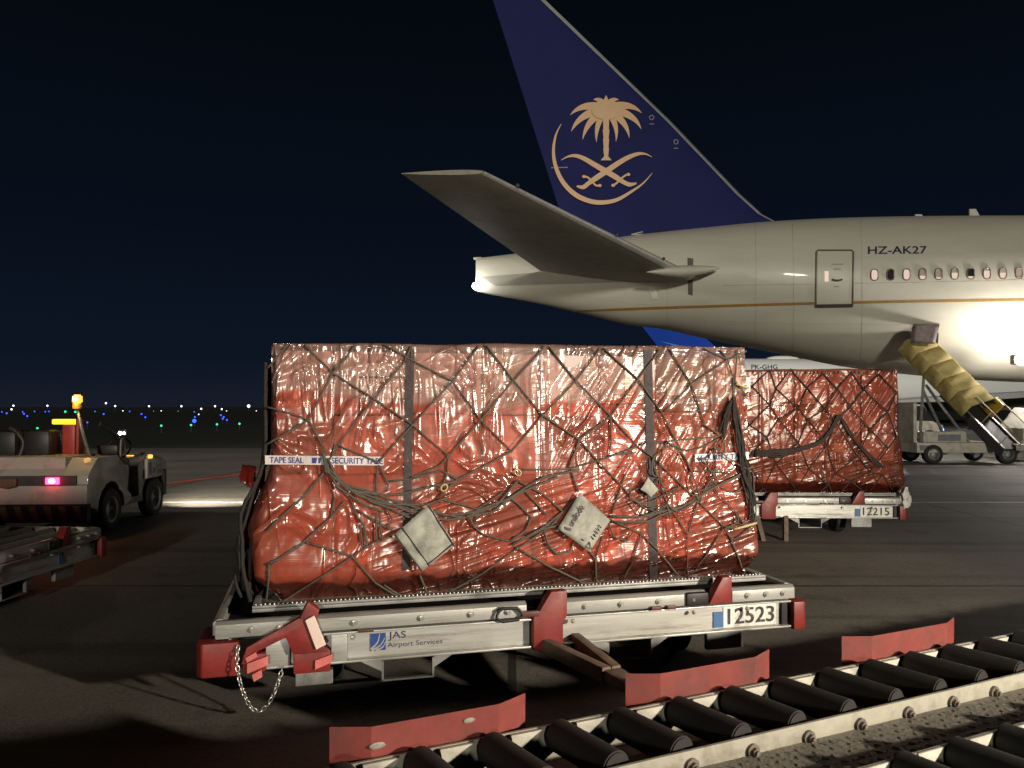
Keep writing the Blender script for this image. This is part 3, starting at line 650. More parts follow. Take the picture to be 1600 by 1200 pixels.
    crump = mul(rid(noise_(1.9, 2.5, (1.3, 1, 1), dist=1.0), 4.0), math_('MAXIMUM', w2, mul(left, .9)))
    bil = noise_(1.5, 1, (1, 1, 1))
    hh = math_('ADD', math_('ADD', drawn, mul(pleat, .42)), math_('ADD', math_('ADD', mul(pull, .75), mul(fan, .62)), math_('ADD', mul(crump, .7), mul(bil, 1.5))))
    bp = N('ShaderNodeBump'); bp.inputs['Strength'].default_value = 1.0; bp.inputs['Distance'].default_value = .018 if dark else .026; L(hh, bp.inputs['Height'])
    tr = N('ShaderNodeBsdfTransparent'); L(tint, tr.inputs[0])
    di = N('ShaderNodeBsdfDiffuse'); L(dif, di.inputs[0]); L(bp.outputs[0], di.inputs['Normal'])
    gl = N('ShaderNodeBsdfGlossy'); gl.inputs['Color'].default_value = (1, .93, .88, 1); L(bp.outputs[0], gl.inputs['Normal'])
    rg = ramp(noise_(3, 3, (1, 1, 1)), .35, .7, (.15, .15, .15, 1), (.33, .33, .33, 1)); L(rg, gl.inputs['Roughness'])
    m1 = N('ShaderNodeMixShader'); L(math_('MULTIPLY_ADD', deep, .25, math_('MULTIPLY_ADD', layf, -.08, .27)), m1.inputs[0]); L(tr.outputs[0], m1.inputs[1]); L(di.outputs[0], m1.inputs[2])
    fr = N('ShaderNodeFresnel'); fr.inputs[0].default_value = 1.9; L(bp.outputs[0], fr.inputs['Normal'])
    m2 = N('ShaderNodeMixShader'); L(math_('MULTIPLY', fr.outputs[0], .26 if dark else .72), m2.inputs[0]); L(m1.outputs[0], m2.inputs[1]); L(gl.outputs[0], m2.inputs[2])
    L(m2.outputs[0], o.inputs[0]); return m
film_a = film_mat('red_stretch_film', False); film_b = film_mat('red_stretch_film_dimmed', True, 2.9)  # film_b: same film, colour darkened for the dimmer light on the farther load
rope = mat('grey_net_rope', (.10, .088, .068), .85, 0, .3, 60, .4, 200)
rope_dark = mat('dark_net_rope', (.022, .019, .016), .85, 0, .3, 60, .4, 200)
yellow = mat('straw_plastic', (.50, .42, .20), .6)
cart_m = [mat('kraft_carton', (.34, .22, .15), .8, 0, .1, 4), mat('pale_carton', (.62, .50, .46), .8, 0, .08, 4), mat('brown_carton', (.19, .115, .08), .8, 0, .12, 4), mat('pink_carton', (.50, .32, .29), .8, 0, .08, 4)]
class Cargo:
    def __init__(s, label, loc, rz, X0, X1, Y0, Y1, Z0, Z1, seed, group, nx=230, nzz=120, slope=.0):
        s.X0, s.X1, s.Y0, s.Y1, s.Z0, s.Z1, s.seed, s.slope = X0, X1, Y0, Y1, Z0, Z1, seed, slope
        s.M = Matrix.Translation(loc) @ Matrix.Rotation(rz, 4, 'Z'); s.Mi = s.M.inverted()
        s.root = thing('air_cargo_pallet', label, 'cargo', loc, rz, group)
        rnd = random.Random(seed); s.cols = [X0]
        while s.cols[-1] < X1 - .62: s.cols.append(s.cols[-1] + rnd.uniform(.34, .5))
        s.cols.append(X1)
        s.film(nx, nzz); s.cartons(rnd); s.base()
    def top(s, x): return s.Z1 + s.slope * (x - s.X0)
    def bul(s, x, z, side):
        f = (s.Z1 - z) / (s.Z1 - s.Z0); a = {'f': .05, 'b': .05, 'l': .08, 'r': .11}[side]
        return a * sm(.42, 1.0, f)
    def disp(s, u, z):
        q = s.seed * 7.3; d = .016 * nz(u * 1.6, z * 1.6, q) + .007 * nz(u * 5, z * 5, q + 3)
        r = (1 - abs(nz(u * 1.1 + z * 1.9, z * 4.2 - u * 2.0, q + 9))) ** 7; r2 = (1 - abs(nz(u * 5.5 - z * .6, z * 1.3 + u * .2, q + 5))) ** 8
        d += .012 * r * sm(-.1, .3, nz(u * .8, z * .8, q + 20)) + .004 * r2 * sm(-.1, .3, nz(u * .9, z * .9, q + 31))
        low = sm(.30, .02, (z - s.Z0)); d += .028 * low * nz(u * 3.1, z * 2, q + 40)
        return d
    def front(s, x, z):
        g = sum(math.exp(-((x - c) / .018) ** 2) for c in s.cols[1:-1]) * .010
        tuck = .13 * sm(.17, .0, z - s.Z0)
        return s.Y0 - s.bul(x, z, 'f') - s.disp(x, z) + g + tuck + .025 * sm(.5, 0, s.Z1 - z)
    def film(s, nx, nzz):
        m = MB(); rows = []; ny = max(24, nx // 5)
        for j in range(nzz + 1):
            z = s.Z0 + (s.Z1 - s.Z0) * j / nzz; row = []
            tuck = .13 * sm(.17, .0, z - s.Z0)
            bag = lambda y, zc, a: a * math.exp(-((z - zc) / .26) ** 2) * math.exp(-((y - s.Y0 - .25) / .35) ** 2)
            lx = lambda y: s.X0 - s.bul(0, z, 'l') - s.disp(y + 20, z) + tuck - (bag(y, 1.02, .10) if s.seed == 1 else 0)
            rx = lambda y: s.X1 + s.bul(0, z, 'r') + s.disp(y + 40, z) - tuck - .02 * sm(.4, 0, s.Z1 - z)
            for i in range(nx): 
                t = i / nx; x = lx(s.Y0) + (rx(s.Y0) - lx(s.Y0)) * t; e = min(x - lx(s.Y0), rx(s.Y0) - x)
                row.append((x, s.front(x, z) + .03 * max(0, 1 - e / .05) ** 2, z + s.slope * (x - s.X0) * (j / nzz)))
            for i in range(ny): y = s.Y0 + (s.Y1 - s.Y0) * i / ny; row.append((rx(y), y + (.0 if i else -.02), z + s.slope * (s.X1 - s.X0) * j / nzz))
            for i in range(ny): t = i / ny; x = rx(s.Y1) + (lx(s.Y1) - rx(s.Y1)) * t; row.append((x, s.Y1 + s.bul(x, z, 'b') + s.disp(x + 60, z), z + s.slope * (x - s.X0) * j / nzz))
            for i in range(ny): y = s.Y1 + (s.Y0 - s.Y1) * i / ny; row.append((lx(y), y, z))
            rows.append(row)
        last = rows[-1]; cx = sum(p[0] for p in last) / len(last); cy = sum(p[1] for p in last) / len(last)
        for f in (.96, .6, .2): rows.append([(cx + (p[0] - cx) * f, cy + (p[1] - cy) * f, p[2] + .012 + .02 * nz(p[0] * 2 * f, p[1] * 2 * f, s.seed)) for p in last])
        vs = m.grid(rows, True); m.bm.faces.new(vs[-1])
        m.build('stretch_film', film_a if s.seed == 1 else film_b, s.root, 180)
    def cartons(s, rnd):
        m = MB(); m.box((s.X0 + .03, s.Y0 + .45, s.Z0 + .02), (s.X1 - .03, s.Y1 - .03, s.Z1 - .03)); m.build('inner_stack', cart_m[0], s.root)
        for i in range(len(s.cols) - 1):
            z = s.Z0 + .02; hs = [rnd.uniform(.32, .44) for _ in range(4)]; k = (s.Z1 - .03 - z) / sum(hs)
            for r_, h in enumerate(hs):
                h *= k; m = MB(); dy = rnd.uniform(.015, .04) + (.15 if r_ == 0 else 0); d = .008
                m.box((s.cols[i] + d + (.02 if i == 0 else 0), s.Y0 + dy + .012, z + .004), (s.cols[i + 1] - d - (.02 if i == len(s.cols) - 2 else 0), s.Y0 + .44, z + h - .006), .008)
                o = m.build('carton', cart_m[rnd.choice([0, 1, 1, 2, 3, 3])], s.root)
                if rnd.random() < .45:
                    m = MB(); a = s.cols[i] + rnd.uniform(.05, .1); zz = z + rnd.uniform(.08, .16)
                    m.box((a, s.Y0 + dy + .004, zz), (a + rnd.uniform(.12, .2), s.Y0 + dy + .010, zz + rnd.uniform(.08, .14))); m.build('paper_label', mat('label_paper', (.78, .72, .70), .7, 0, .05), o)
                if rnd.random() < .4:
                    m = MB(); a = (s.cols[i] + s.cols[i + 1]) / 2; m.box((a - .025, s.Y0 + dy + .005, z + .01), (a + .025, s.Y0 + dy + .0105, z + h - .012)); m.build('parcel_tape', mat('parcel_tape', (.40, .20, .05), .3), o)
                z += h
    def base(s):
        m = MB(); m.box((s.X0 - .10, s.Y0 - .10, s.Z0 - .02), (s.X1 + .10, s.Y1 + .1, s.Z0), .004)
        for y in (s.Y0 - .10, s.Y1 + .06): m.box((s.X0 - .1, y, s.Z0 + .0015), (s.X1 + .1, y + .04, s.Z0 + .018), .005)
        for x in (s.X0 - .10, s.X1 + .06): m.box((x, s.Y0 - .055, s.Z0 + .0015), (x + .04, s.Y1 + .055, s.Z0 + .018), .005)
        b = m.build('pallet_base', alu_dark, s.root, 30); m = MB()
        x = s.X0 - .08
        while x < s.X1 + .08: m.sphere((x, s.Y0 - .08, s.Z0 + .02), .0085, 6); x += .0255
        m.build('track_stud', chrome, b, 180)
    def hit(s, px, py, off=.016):
        o = s.Mi @ Vector((0, 0, CAMZ)); d = s.Mi.to_3x3() @ Vector(((px - CX) / F, 1, (HY - py) / F)); y = s.Y0
        for _ in range(6):
            t = (y - o.y) / d.y; p = o + d * t; y = s.front(p.x, max(s.Z0, min(s.Z1, p.z))) - off
        t = (y - o.y) / d.y; return o + d * t
    def rope(s, m, pts, r=.0075, jit=.0, off=.016, k=3):
        ln = []
        for i in range(len(pts) - 1):
            a, b = pts[i], pts[i + 1]; n = max(2, int(math.hypot(b[0] - a[0], b[1] - a[1]) / 14))
            for q in range(n):
                t = q / n; ln.append(s.hit(a[0] + (b[0] - a[0]) * t, a[1] + (b[1] - a[1]) * t, off))
        ln.append(s.hit(*pts[-1], off)); q = random.random() * 50
        if jit: ln = [p + Vector((jit * nz(i * .35, q), 0, jit * nz(i * .35, q + 7))) for i, p in enumerate(ln)]
        m.tube(ln, r, 6)
G_ = 'film-wrapped cargo pallets'
A = Cargo('large block of cartons in glossy red film under tangled grey net in the foreground', D1[0], D1[1], .385, 3.56, .25, 2.5, .56, 2.118, 1, G_, slope=.011)
net = MB()
LN = [[(475, 538), (520, 583), (584, 623), (644, 664), (700, 711)], [(556, 539), (520, 583), (481, 656), (506, 700)], [(415, 635), (466, 650), (481, 656), (418, 694)],
 [(601, 539), (643, 562), (707, 595), (751, 656), (799, 705)], [(632, 565), (584, 623), (529, 694), (508, 730)], [(643, 541), (632, 565)], [(643, 541), (643, 562)], [(749, 540), (707, 595), (644, 664), (592, 721)], [(760, 540), (802, 594), (848, 649), (905, 687), (934, 720), (972, 760), (987, 778)],
 [(802, 594), (751, 656), (701, 711), (688, 727), (640, 748), (607, 752)], [(852, 541), (802, 594)], [(848, 649), (799, 705), (715, 749), (685, 776)], [(529, 697), (589, 721)], [(590, 727), (586, 790)], [(592, 727), (607, 757), (604, 768)],
 [(506, 739), (475, 775), (418, 828)], [(538, 784), (517, 808), (478, 844), (439, 871), (416, 882)], [(523, 778), (517, 808)], [(480, 848), (550, 869), (586, 910), (626, 935)], [(550, 869), (584, 848), (613, 838)], [(548, 872), (520, 890), (448, 936), (424, 948)],
 [(421, 882), (415, 950)], [(476, 848), (421, 882)], [(547, 778), (562, 817)], [(556, 796), (613, 829)], [(656, 899), (671, 936)], [(600, 914), (628, 932)], [(681, 778), (746, 796), (786, 769)], [(746, 796), (742, 824), (754, 835), (795, 846)], [(795, 846), (821, 829), (829, 809)], [(787, 771), (810, 788), (831, 809)], [(817, 764), (855, 805)],
 [(684, 934), (756, 895), (808, 857), (859, 824), (898, 779)], [(808, 857), (862, 887), (900, 905), (928, 920)], [(858, 542), (900, 595), (954, 650), (996, 697), (1017, 712), (1080, 772), (1137, 829), (1155, 874), (1163, 902)],
 [(939, 543), (900, 595), (848, 649)], [(943, 544), (997, 592), (1035, 646), (1068, 712), (1080, 736)], [(1032, 546), (997, 592), (954, 650), (905, 687), (888, 730)], [(1047, 546), (1080, 600), (1101, 664)], [(1137, 562), (1080, 600), (1038, 643)], [(1125, 547), (1137, 562), (1146, 592), (1145, 622)], [(1152, 547), (1147, 622)],
 [(1002, 694), (1041, 690), (1128, 682)], [(954, 652), (955, 688), (952, 712), (987, 707)], [(810, 733), (888, 733), (934, 720), (996, 697)], [(808, 751), (849, 772), (880, 800)], [(891, 730), (903, 769)], [(953, 812), (1002, 834), (1030, 862), (1060, 900)], [(1002, 834), (986, 880), (972, 908)], [(977, 740), (955, 803)],
 [(1042, 787), (1074, 834), (1074, 902)], [(1091, 780), (1075, 831)], [(921, 862), (930, 873), (932, 915)], [(942, 838), (930, 873)], [(1132, 824), (1102, 869), (1085, 890)], [(700, 711), (698, 740), (690, 762)], [(640, 748), (690, 735), (715, 749)], [(1078, 772), (1176, 738)], [(1101, 664), (1128, 682)], [(1146, 592), (1166, 618)], [(418, 575), (450, 538)], [(1100, 545), (1137, 562), (1166, 548)]]
for l in LN: A.rope(net, l, random.uniform(.0056, .0070), .004)
for l in [[(506, 700), (508, 736), (544, 763), (595, 781), (640, 800), (685, 802), (727, 808), (775, 790), (808, 751)], [(504, 708), (512, 738), (544, 765), (586, 772), (625, 772), (679, 760), (715, 751)], [(508, 720), (516, 742), (560, 775), (610, 790), (670, 786), (700, 778)],
          [(512, 716), (530, 752), (580, 784), (640, 806), (700, 812), (727, 808)], [(510, 730), (540, 758), (600, 776), (655, 795), (690, 800)], [(508, 726), (526, 760), (570, 790), (600, 800)], [(727, 808), (770, 800), (808, 772), (870, 745)], [(690, 806), (740, 800), (790, 782), (850, 745), (905, 735)],
          [(849, 831), (855, 850), (870, 865), (890, 862), (896, 850)], [(742, 824), (730, 808)], [(820, 838), (850, 822), (880, 800)], [(800, 850), (850, 826), (871, 822)], [(953, 806), (1000, 808), (1030, 800), (1080, 790)], [(955, 815), (1010, 815), (1060, 795), (1120, 760), (1176, 730)]]:
    A.rope(net, l, .0078, .012, .024)
for l in [[(562, 820), (566, 853), (574, 855), (570, 822), (562, 812)], [(586, 802), (589, 847), (597, 845), (592, 800)], [(602, 790), (612, 812), (606, 826)], [(950, 815), (960, 840), (980, 845), (990, 830)]]: A.rope(net, l, .006, .006, .022)
rr = random.Random(5)                              # slack tangle of net at the right-hand end
kn = [(990, 700), (1020, 715), (1041, 690), (1080, 736), (1042, 787), (1010, 760), (1091, 780), (1115, 700), (1128, 682), (1140, 740), (1165, 770), (1176, 738), (1132, 824), (1150, 800), (1060, 760), (1110, 750), (1178, 818), (985, 780), (1095, 715), (1030, 745)]
for k in range(44):
    a = rr.choice(kn); c = sorted(kn, key=lambda q: math.hypot(q[0] - a[0], q[1] - a[1]) + rr.uniform(0, 70))[rr.randint(1, 3)]
    mid = ((a[0] + c[0]) / 2 + rr.uniform(-14, 14), (a[1] + c[1]) / 2 + rr.uniform(-4, 26))
    A.rope(net, smooth_line([a, mid, c], 4), rr.uniform(.0035, .006), .008, rr.uniform(.016, .04))
A.net = net.build('cargo_net', rope, A.root, 180)
m = MB()                                            # gathered dark bundle hanging at the right edge and round the left corner
for k in range(11):
    j = lambda s_: rr.uniform(-s_, s_)
    A.rope(m, smooth_line([(1146 + j(2), 620), (1150 + j(5), 650 + j(6)), (1156 + j(7), 690), (1163 + j(7), 736 + j(10)), (1172 + j(6), 775), (1176 + j(5), 800 + j(20))], 3), .008, .006, rr.uniform(.016, .04))
for k in range(6): A.rope(m, smooth_line([(1145 + rr.uniform(-2, 2), 622), (1137 + rr.uniform(-4, 4), 645), (1128 + rr.uniform(-5, 5), 682 + rr.uniform(-8, 8))], 3), .007, .005, rr.uniform(.016, .035))
m.build('net_bundle', rope_dark, A.net, 180); m = MB()
for k in range(9):
    y = A.Y0 + .02 + .05 * k
    m.tube([A_ for A_ in [Vector((A.X0 - .015 - A.bul(0, z, 'l') - (.16 * math.exp(-((z - 1.0) / .3) ** 2) + .03) * (.6 + .4 * nz(z * 3, k)) , y + .03 * nz(z * 2, k * 3), z)) for z in [.58 + .075 * i for i in range(20)]]], .012, 6)
for k in range(14):
    a = (A.X0 - .12 + rr.uniform(-.05, .05), A.Y0 + .02 + rr.uniform(0, .5)); m.tube(smooth_line([(a[0], a[1], .60), (a[0] - rr.uniform(0, .06), a[1], .72), (a[0] + rr.uniform(-.03, .05), a[1] + .03, rr.uniform(.8, .95)), (a[0] + .05, a[1] + .05, .70)], 4), .012, 6)
m.build('net_bundle', rope_dark, A.net, 180)
for (px, py) in ((694, 762), (809, 738)):
    m = MB(); c = A.hit(px, py, .03); m.torus(Matrix.Translation(c) @ Matrix.Rotation(R(90), 4, 'X') @ Matrix.Rotation(rr.uniform(0, 3), 4, 'Z'), .018, .0055, 12, 6, 1.3); m.build('net_ring', yellow, A.net, 180)
for l in ([(1150, 600), (1170, 606)], [(1147, 827), (1165, 822), (1182, 817)]):
    m = MB(); A.rope(m, l, .009, 0, .035); m.build('tie_cord', yellow, A.net, 180)
m = MB()                                            # knots of the net
for (px, py) in ((520, 583), (584, 623), (644, 664), (707, 595), (751, 656), (700, 711), (802, 594), (848, 649), (799, 705), (905, 687), (900, 595), (954, 650), (997, 592), (1080, 600), (1137, 562), (934, 720), (808, 857), (550, 869), (480, 848), (746, 796), (930, 873), (1002, 834), (1074, 834), (590, 723), (529, 695), (643, 562), (481, 656), (987, 707), (1002, 694), (1041, 690), (1128, 682), (1101, 664)):
    m = MB(); m.sphere(A.hit(px, py, .017), .0105, 8, (1, .8, 1)); m.build('net_knot', rope, A.net, 180)
def net_tag(cs, nm, off=.05):
    q = [A.hit(*c, off) for c in cs]; m = MB(); n = 10
    m.grid([[(q[0].lerp(q[1], u)).lerp(q[3].lerp(q[2], u), v) + Vector((0, .012 * nz(u * 3, v * 3, cs[0][0]) - .01 * math.sin(u * 3.1) * math.sin(v * 3.1), 0)) for u in [i / n for i in range(n + 1)]] for v in [j / n for j in range(n + 1)]])
    o = m.build(nm, mat('grubby_white_canvas', (.33, .33, .285), .8, 0, .4, 9, .3, 14, dirt=.6, dscale=8, dcol=(.12, .115, .095)), A.net, 180); s_ = o.modifiers.new('solid', 'SOLIDIFY'); s_.thickness = .006
    return o, q
def onq(q, u, v, off=.02): p = q[0].lerp(q[1], u).lerp(q[3].lerp(q[2], u), v); p.y -= off; return p
t1, q1 = net_tag([(670, 788), (711, 851), (658, 893), (615, 836)], 'net_tag')
m = MB()
for a, c in (((.0, .76), (1, .77)), ((.955, .0), (.955, .78)), ((.0, .02), (1, .03)), ((.0, .97), (1, .98))): m.tube([onq(q1, a[0] + (c[0] - a[0]) * k / 8, a[1] + (c[1] - a[1]) * k / 8, .014) for k in range(9)], .0035, 5)
m.build('tag_border', mat('black_webbing', (.02, .02, .02), .8), t1, 180)
t2, q2 = net_tag([(906, 770), (953, 813), (921, 862), (871, 826)], 'net_tag')
m = text_on('', 'unilode', lambda u, v: onq(q2, .28 - v * .16, .76 - u * .56, .02), black_ink, t2, .02, mb=MB())
lg = [(.13, .92), (.10, .86), (.20, .84), (.26, .80), (.29, .86), (.22, .90)]
m.poly([onq(q2, u, v, .02) for u, v in lg]); m.build('lettering', black_ink, t2)
for (tx, u0, v0, du, dv) in (('MAX', .83, .52, .06, .25), ('1 of 2', .62, .90, .05, .12)):
    pass
m = MB()
for k in range(5): m.tube([onq(q2, .80 + .02 * (k % 2), .30 + .09 * k, .018), onq(q2, .90, .32 + .09 * k, .018)], .004, 4)
m.tube([onq(q2, .62, .86, .018), onq(q2, .70, .86, .018)], .003, 4); m.tube([onq(q2, .84, .80, .018), onq(q2, .98, .92, .018), onq(q2, .84, .95, .018), onq(q2, .84, .80, .018)], .004, 4)
m.build('tag_print', black_ink, t2)
t3, q3 = net_tag([(1013, 746), (1029, 765), (1018, 777), (1001, 765)], 'net_tag', .06)
m = MB(); m.grid([[A.hit(x, y, -.006) for x in (556, 597, 638)] for y in (568, 594, 622)]); ps = m.build('paper_sheet', mat('label_paper', (.78, .72, .70), .7, 0, .05), A.root)
for (y, n_, h_) in ((577, 3, 2.2), (588, 9, 3.2), (597, 1, 2.2)):
    for k in range(n_): m = MB(); x = 597 - n_ * 4 + k * 8; m.poly([A.hit(x, y, -.003), A.hit(x + 6, y, -.003), A.hit(x + 6, y + h_, -.003), A.hit(x, y + h_, -.003)]); m.build('print_mark', black_ink, ps)
# grey edge straps standing behind the film and the white security tape on it
for (x0, x1) in ((641, 634), (1012, 1022)):
    m = MB(); rows = []
    for k in range(25):
        py = 546 + (905 - 546) * k / 24; px = x0 + (x1 - x0) * k / 24; rows.append([A.hit(px - 6.5, py, .006), A.hit(px + 6.5, py, .006)])
    m.grid(rows); m.build('strap', mat('grey_strap', (.045, .033, .036), .55, 0, .3, 20, .3, 30, spec=.2), A.root, 180)
def tape(x0, x1, y0, y1, h, nm, words):
    m = MB(); m.grid([[A.hit(x0 + (x1 - x0) * i / 40, y0 + (y1 - y0) * i / 40 + dy, .008) for i in range(41)] for dy in (0, h)])
    o = m.build(nm, mat('white_security_tape', (.62, .55, .53), .35, 0, .1, 20, dirt=.35, dscale=8), A.root, 180)
    for (tx, a, c) in words: text_on('tape_lettering', tx, lambda u, v: A.hit(x0 + (x1 - x0) * (a + (c - a) * u), y0 + (y1 - y0) * (a + (c - a) * u) + h * (.84 - .68 * v), .011), mat('blue_ink', (.012, .03, .22), .5), o, .014)
    return o
tp = tape(414, 600, 711.5, 713.5, 14, 'security_tape', (('TAPE SEAL', .04, .325), ('SECURITY TAPE', .56, .99)))
m = MB()
for (a, c) in ((.395, .44), (.45, .475)): m.poly([A.hit(414 + 186 * a, 715, .011), A.hit(414 + 186 * c, 715, .011), A.hit(414 + 186 * c - 2, 724, .011), A.hit(414 + 186 * a, 724, .011)])
m.build('tape_mark', mat('blue_ink', (.012, .03, .22), .5), tp)
tape(1086, 1170, 710, 706, 12, 'security_tape', (('SECURITY TAPE', .05, .95),))
# red flap of film at the left edge
m = MB(); m.grid([[(A.X0 - .12 - .08 * u + .02 * nz(u * 4, v * 4), A.Y0 + .3 + .22 * v, 1.22 + .14 * math.sin(v * 3) * (1 - u * .3) + .05 * u) for u in [i / 8 for i in range(9)]] for v in [j / 8 for j in range(9)]])
fo = m.build('film_flap', mat('loose_red_film', (.30, .03, .02), .25, 0, .2), A.root, 180); fo.modifiers.new('s', 'SOLIDIFY').thickness = .004
# second pallet
B = Cargo('farther block of cartons in dimmed red film under dark net, below the aircraft', D2[0], D2[1], .30, 3.84, .22, 2.4, .56, 2.235, 2, G_, nx=150, nzz=80, slope=.008)
net = MB(); jj = lambda s_: rr.uniform(-s_, s_); gridp = {}
for i in range(-1, 10):
    for k in range(0, 8): gridp[i, k] = (1150 + i * 46 + (23 if k % 2 else 0) + jj(8), 580 + k * 29 + jj(6) + 12 * math.sin(i * .9 + k) * (k > 2))
for (i, k), p in gridp.items():
    for q in ((i, k + 1), (i + (1 if k % 2 else -1), k + 1)):
        if q in gridp and 1080 < p[0] < 1405 and 1080 < gridp[q][0] < 1405: B.rope(net, [p, gridp[q]], .0085, .01, .02)
B.net = net.build('cargo_net', mat('dark_net', (.04, .032, .028), .85), B.root, 180)
m = MB()
for k in range(8): B.rope(m, smooth_line([(1312 + jj(3), 648), (1296 + jj(4), 676), (1280 + jj(5), 692), (1260 + jj(8), 700 + jj(5)), (1220 + jj(10), 708 + jj(6)), (1180, 708 + jj(6))], 3), .012, .01, .03)
for k in range(4): B.rope(m, smooth_line([(1312, 648), (1325 + jj(3), 672), (1350 + jj(6), 700), (1375 + jj(8), 730)], 3), .011, .01, .03)
m.build('net_bundle', mat('dark_net', (.04, .032, .028), .85), B.net, 180)

m = MB(); t_ = bmesh.new(); bmesh.ops.create_icosphere(t_, subdivisions=3, radius=1)
for v in t_.verts: v.co = Vector((3.86, .06, .52)) + Vector((v.co.x * .075, v.co.y * .10, v.co.z * .14)) * (1 + .55 * nz(v.co.x * 2.3, v.co.y * 2.3, v.co.z * 2.3 + 4))
m.merge(t_); m.build('crumpled_film', mat('clear_film_scrap', (.62, .60, .58), .18, 0, .2, 9, .5, 12, coat=.6), B.root, 30)

# ------------------------------------------------------------------ roller-deck loader in the foreground
la = R(25.0); lo = Vector((.387, 2.64, 0))
ld = thing('cargo_loader', 'cargo loader deck with cream rails, black rollers and three worn red side guides', 'cargo loader', lo, la)
S0, S1 = -3.2, 6.2                                    # along the rails; y = 0 near rail of the far track, .41 its far rail
def l_rail(y, t=.016):
    m = MB(); m.box((S0, y, .36), (S1, y + t, .50), .003); m.box((S0, y - .03 if y in (0,) else y, .36), (S1, y + t + .02, .372)); return m.build('side_rail', cream_paint, ld, 30)
l_rail(0); l_rail(.41); l_rail(-.36); l_rail(-.80)
m = MB(); m.box((S0, -.342, .415), (S1, -.002, .432)); 
x = S0 + .03
k = 0
while x < S1:
    for y in [-.32 + .045 * j for j in range(7)]:
        s_ = 1 if (k + int((y + .32) / .045 + .5)) % 2 else -1
        m.box((x - .012, y - .003, .4315), (x + .012, y + .003, .4355), M=Matrix.Translation((x, y, 0)) @ Matrix.Rotation(R(45 * s_), 4, 'Z') @ Matrix.Translation((-x, -y, 0)))
    x += .045; k += 1
m.build('tread_plate', tread, ld)
m = MB(); m.box((S0, .427, .38), (S1, .545, .438), .006); m.build('outer_rail', mat('brown_rail', (.12, .095, .075), .7, .2, .3, 9, .1), ld)
m = MB(); m.box((S0, -.79, .05), (S1, .43, .30)); m.box((S0, -.342, .30), (S1, -.0, .40)); m.build('chassis', mat('loader_dark_steel', (.03, .027, .024), .7), ld)
m = MB(); m.box((-9.4, -2.6, .05), (-5.7, -.85, 2.45), .05); m.build('shade_block', cream_paint, ld, 40)  # unseen box added out of view to shade the tractor and left ground
rolr = mat('black_roller', (.010, .0095, .009), .72, 0, .35, 14, .05, 40)
x = S0 + .10; k = 0; sk = math.tan(R(8))
while x < S1 - .1:
    for (y0, y1, xo) in ((.02, .405, 0), (-.78, -.345, .12)):
        if y0 > 0 and 3.05 < x < 3.62: continue
        m = MB(); dx = (y1 - y0) * sk; m.cyl((x + xo, y0 + .03, .468), (x + xo - dx, y1 - .015, .468), .062, 24, bev=.006); r_ = m.build('roller', rolr, ld, 40)
        m = MB(); m.cyl((x + xo + .004, y0 - .0, .468), (x + xo, y0 + .03, .468), .018, 10); m.build('axle', alu_dark, r_, 40)
        m = MB(); xb = x + xo; yb = y0 - .02; m.cyl((xb, yb, .448), (xb, yb - .012, .448), .027, 16); m.cyl((xb, yb - .012, .448), (xb, yb - .026, .448), .016, 6); m.cyl((xb, yb - .026, .448), (xb, yb - .036, .448), .009, 8)
        m.build('roller_bolt', mat('rusty_bolt', (.16, .14, .12), .5, .5, .4, 60, dirt=.6, dscale=40), ld, 40)
        m = MB(); m.prism([(xb + .03, .50), (xb + .16, .50), (xb + .10, .41), (xb + .05, .41)], 'y', y1 - .02, y1 - .008); m.build('gusset', mat('gusset_paint', (.42, .40, .34), .6, 0, .2, 8, dirt=.5), ld)
    x += .282; k += 1
m = MB(); m.box((3.04, .03, .435), (3.58, .40, .455), .004); m.build('cover_plate', mat('gusset_paint', (.42, .40, .34), .6, 0, .2, 8, dirt=.5), ld)
m = MB()
for q in range(5): m.cyl((3.1 + .06 * q, .1 + .05 * (q % 3), .455), (3.15 + .07 * q, .12 + .06 * (q % 2), .49), .02, 8)
m.build('clutter', steel_black, ld, 40)
for (gx, gl_, top) in ((-.77, .494, .605), (.469, .516, .612), (1.725, .555, .612)):     # red side guides: three-faced bent plates
    ln = [(gx - .135, .50), (gx, .44), (gx + gl_, .44), (gx + gl_ + .14, .50)]
    m = MB(); m.grid([[(p[0], p[1], .455) for p in ln], [(p[0], p[1], top) for p in ln]])
    bmesh.ops.solidify(m.bm, geom=m.bm.faces[:], thickness=.018)
    g = m.build('side_guide', red_guide, ld)
    if gx < 0:
        m = MB()
        for (a, z, s_) in ((gx + .02, .535, 1), (gx + .37, .565, .8)):
            m = MB(); m.sphere((a, .437, z), .018 * s_, 10, (1.8, .12, .7)); m.build('bare_patch', mat('bare_metal_patch', (.24, .22, .19), .6, .2, .35, 60), g, 180)
    m = MB(); m.box((gx + .03, .45, .440), (gx + gl_ - .03, .535, .4545), .004); m.box((gx + .2, .546, .30), (gx + .3, .58, .4545)); m.build('guide_bracket', mat('guide_foot', (.20, .05, .04), .7, 0, .3, 8, dirt=.6), g)

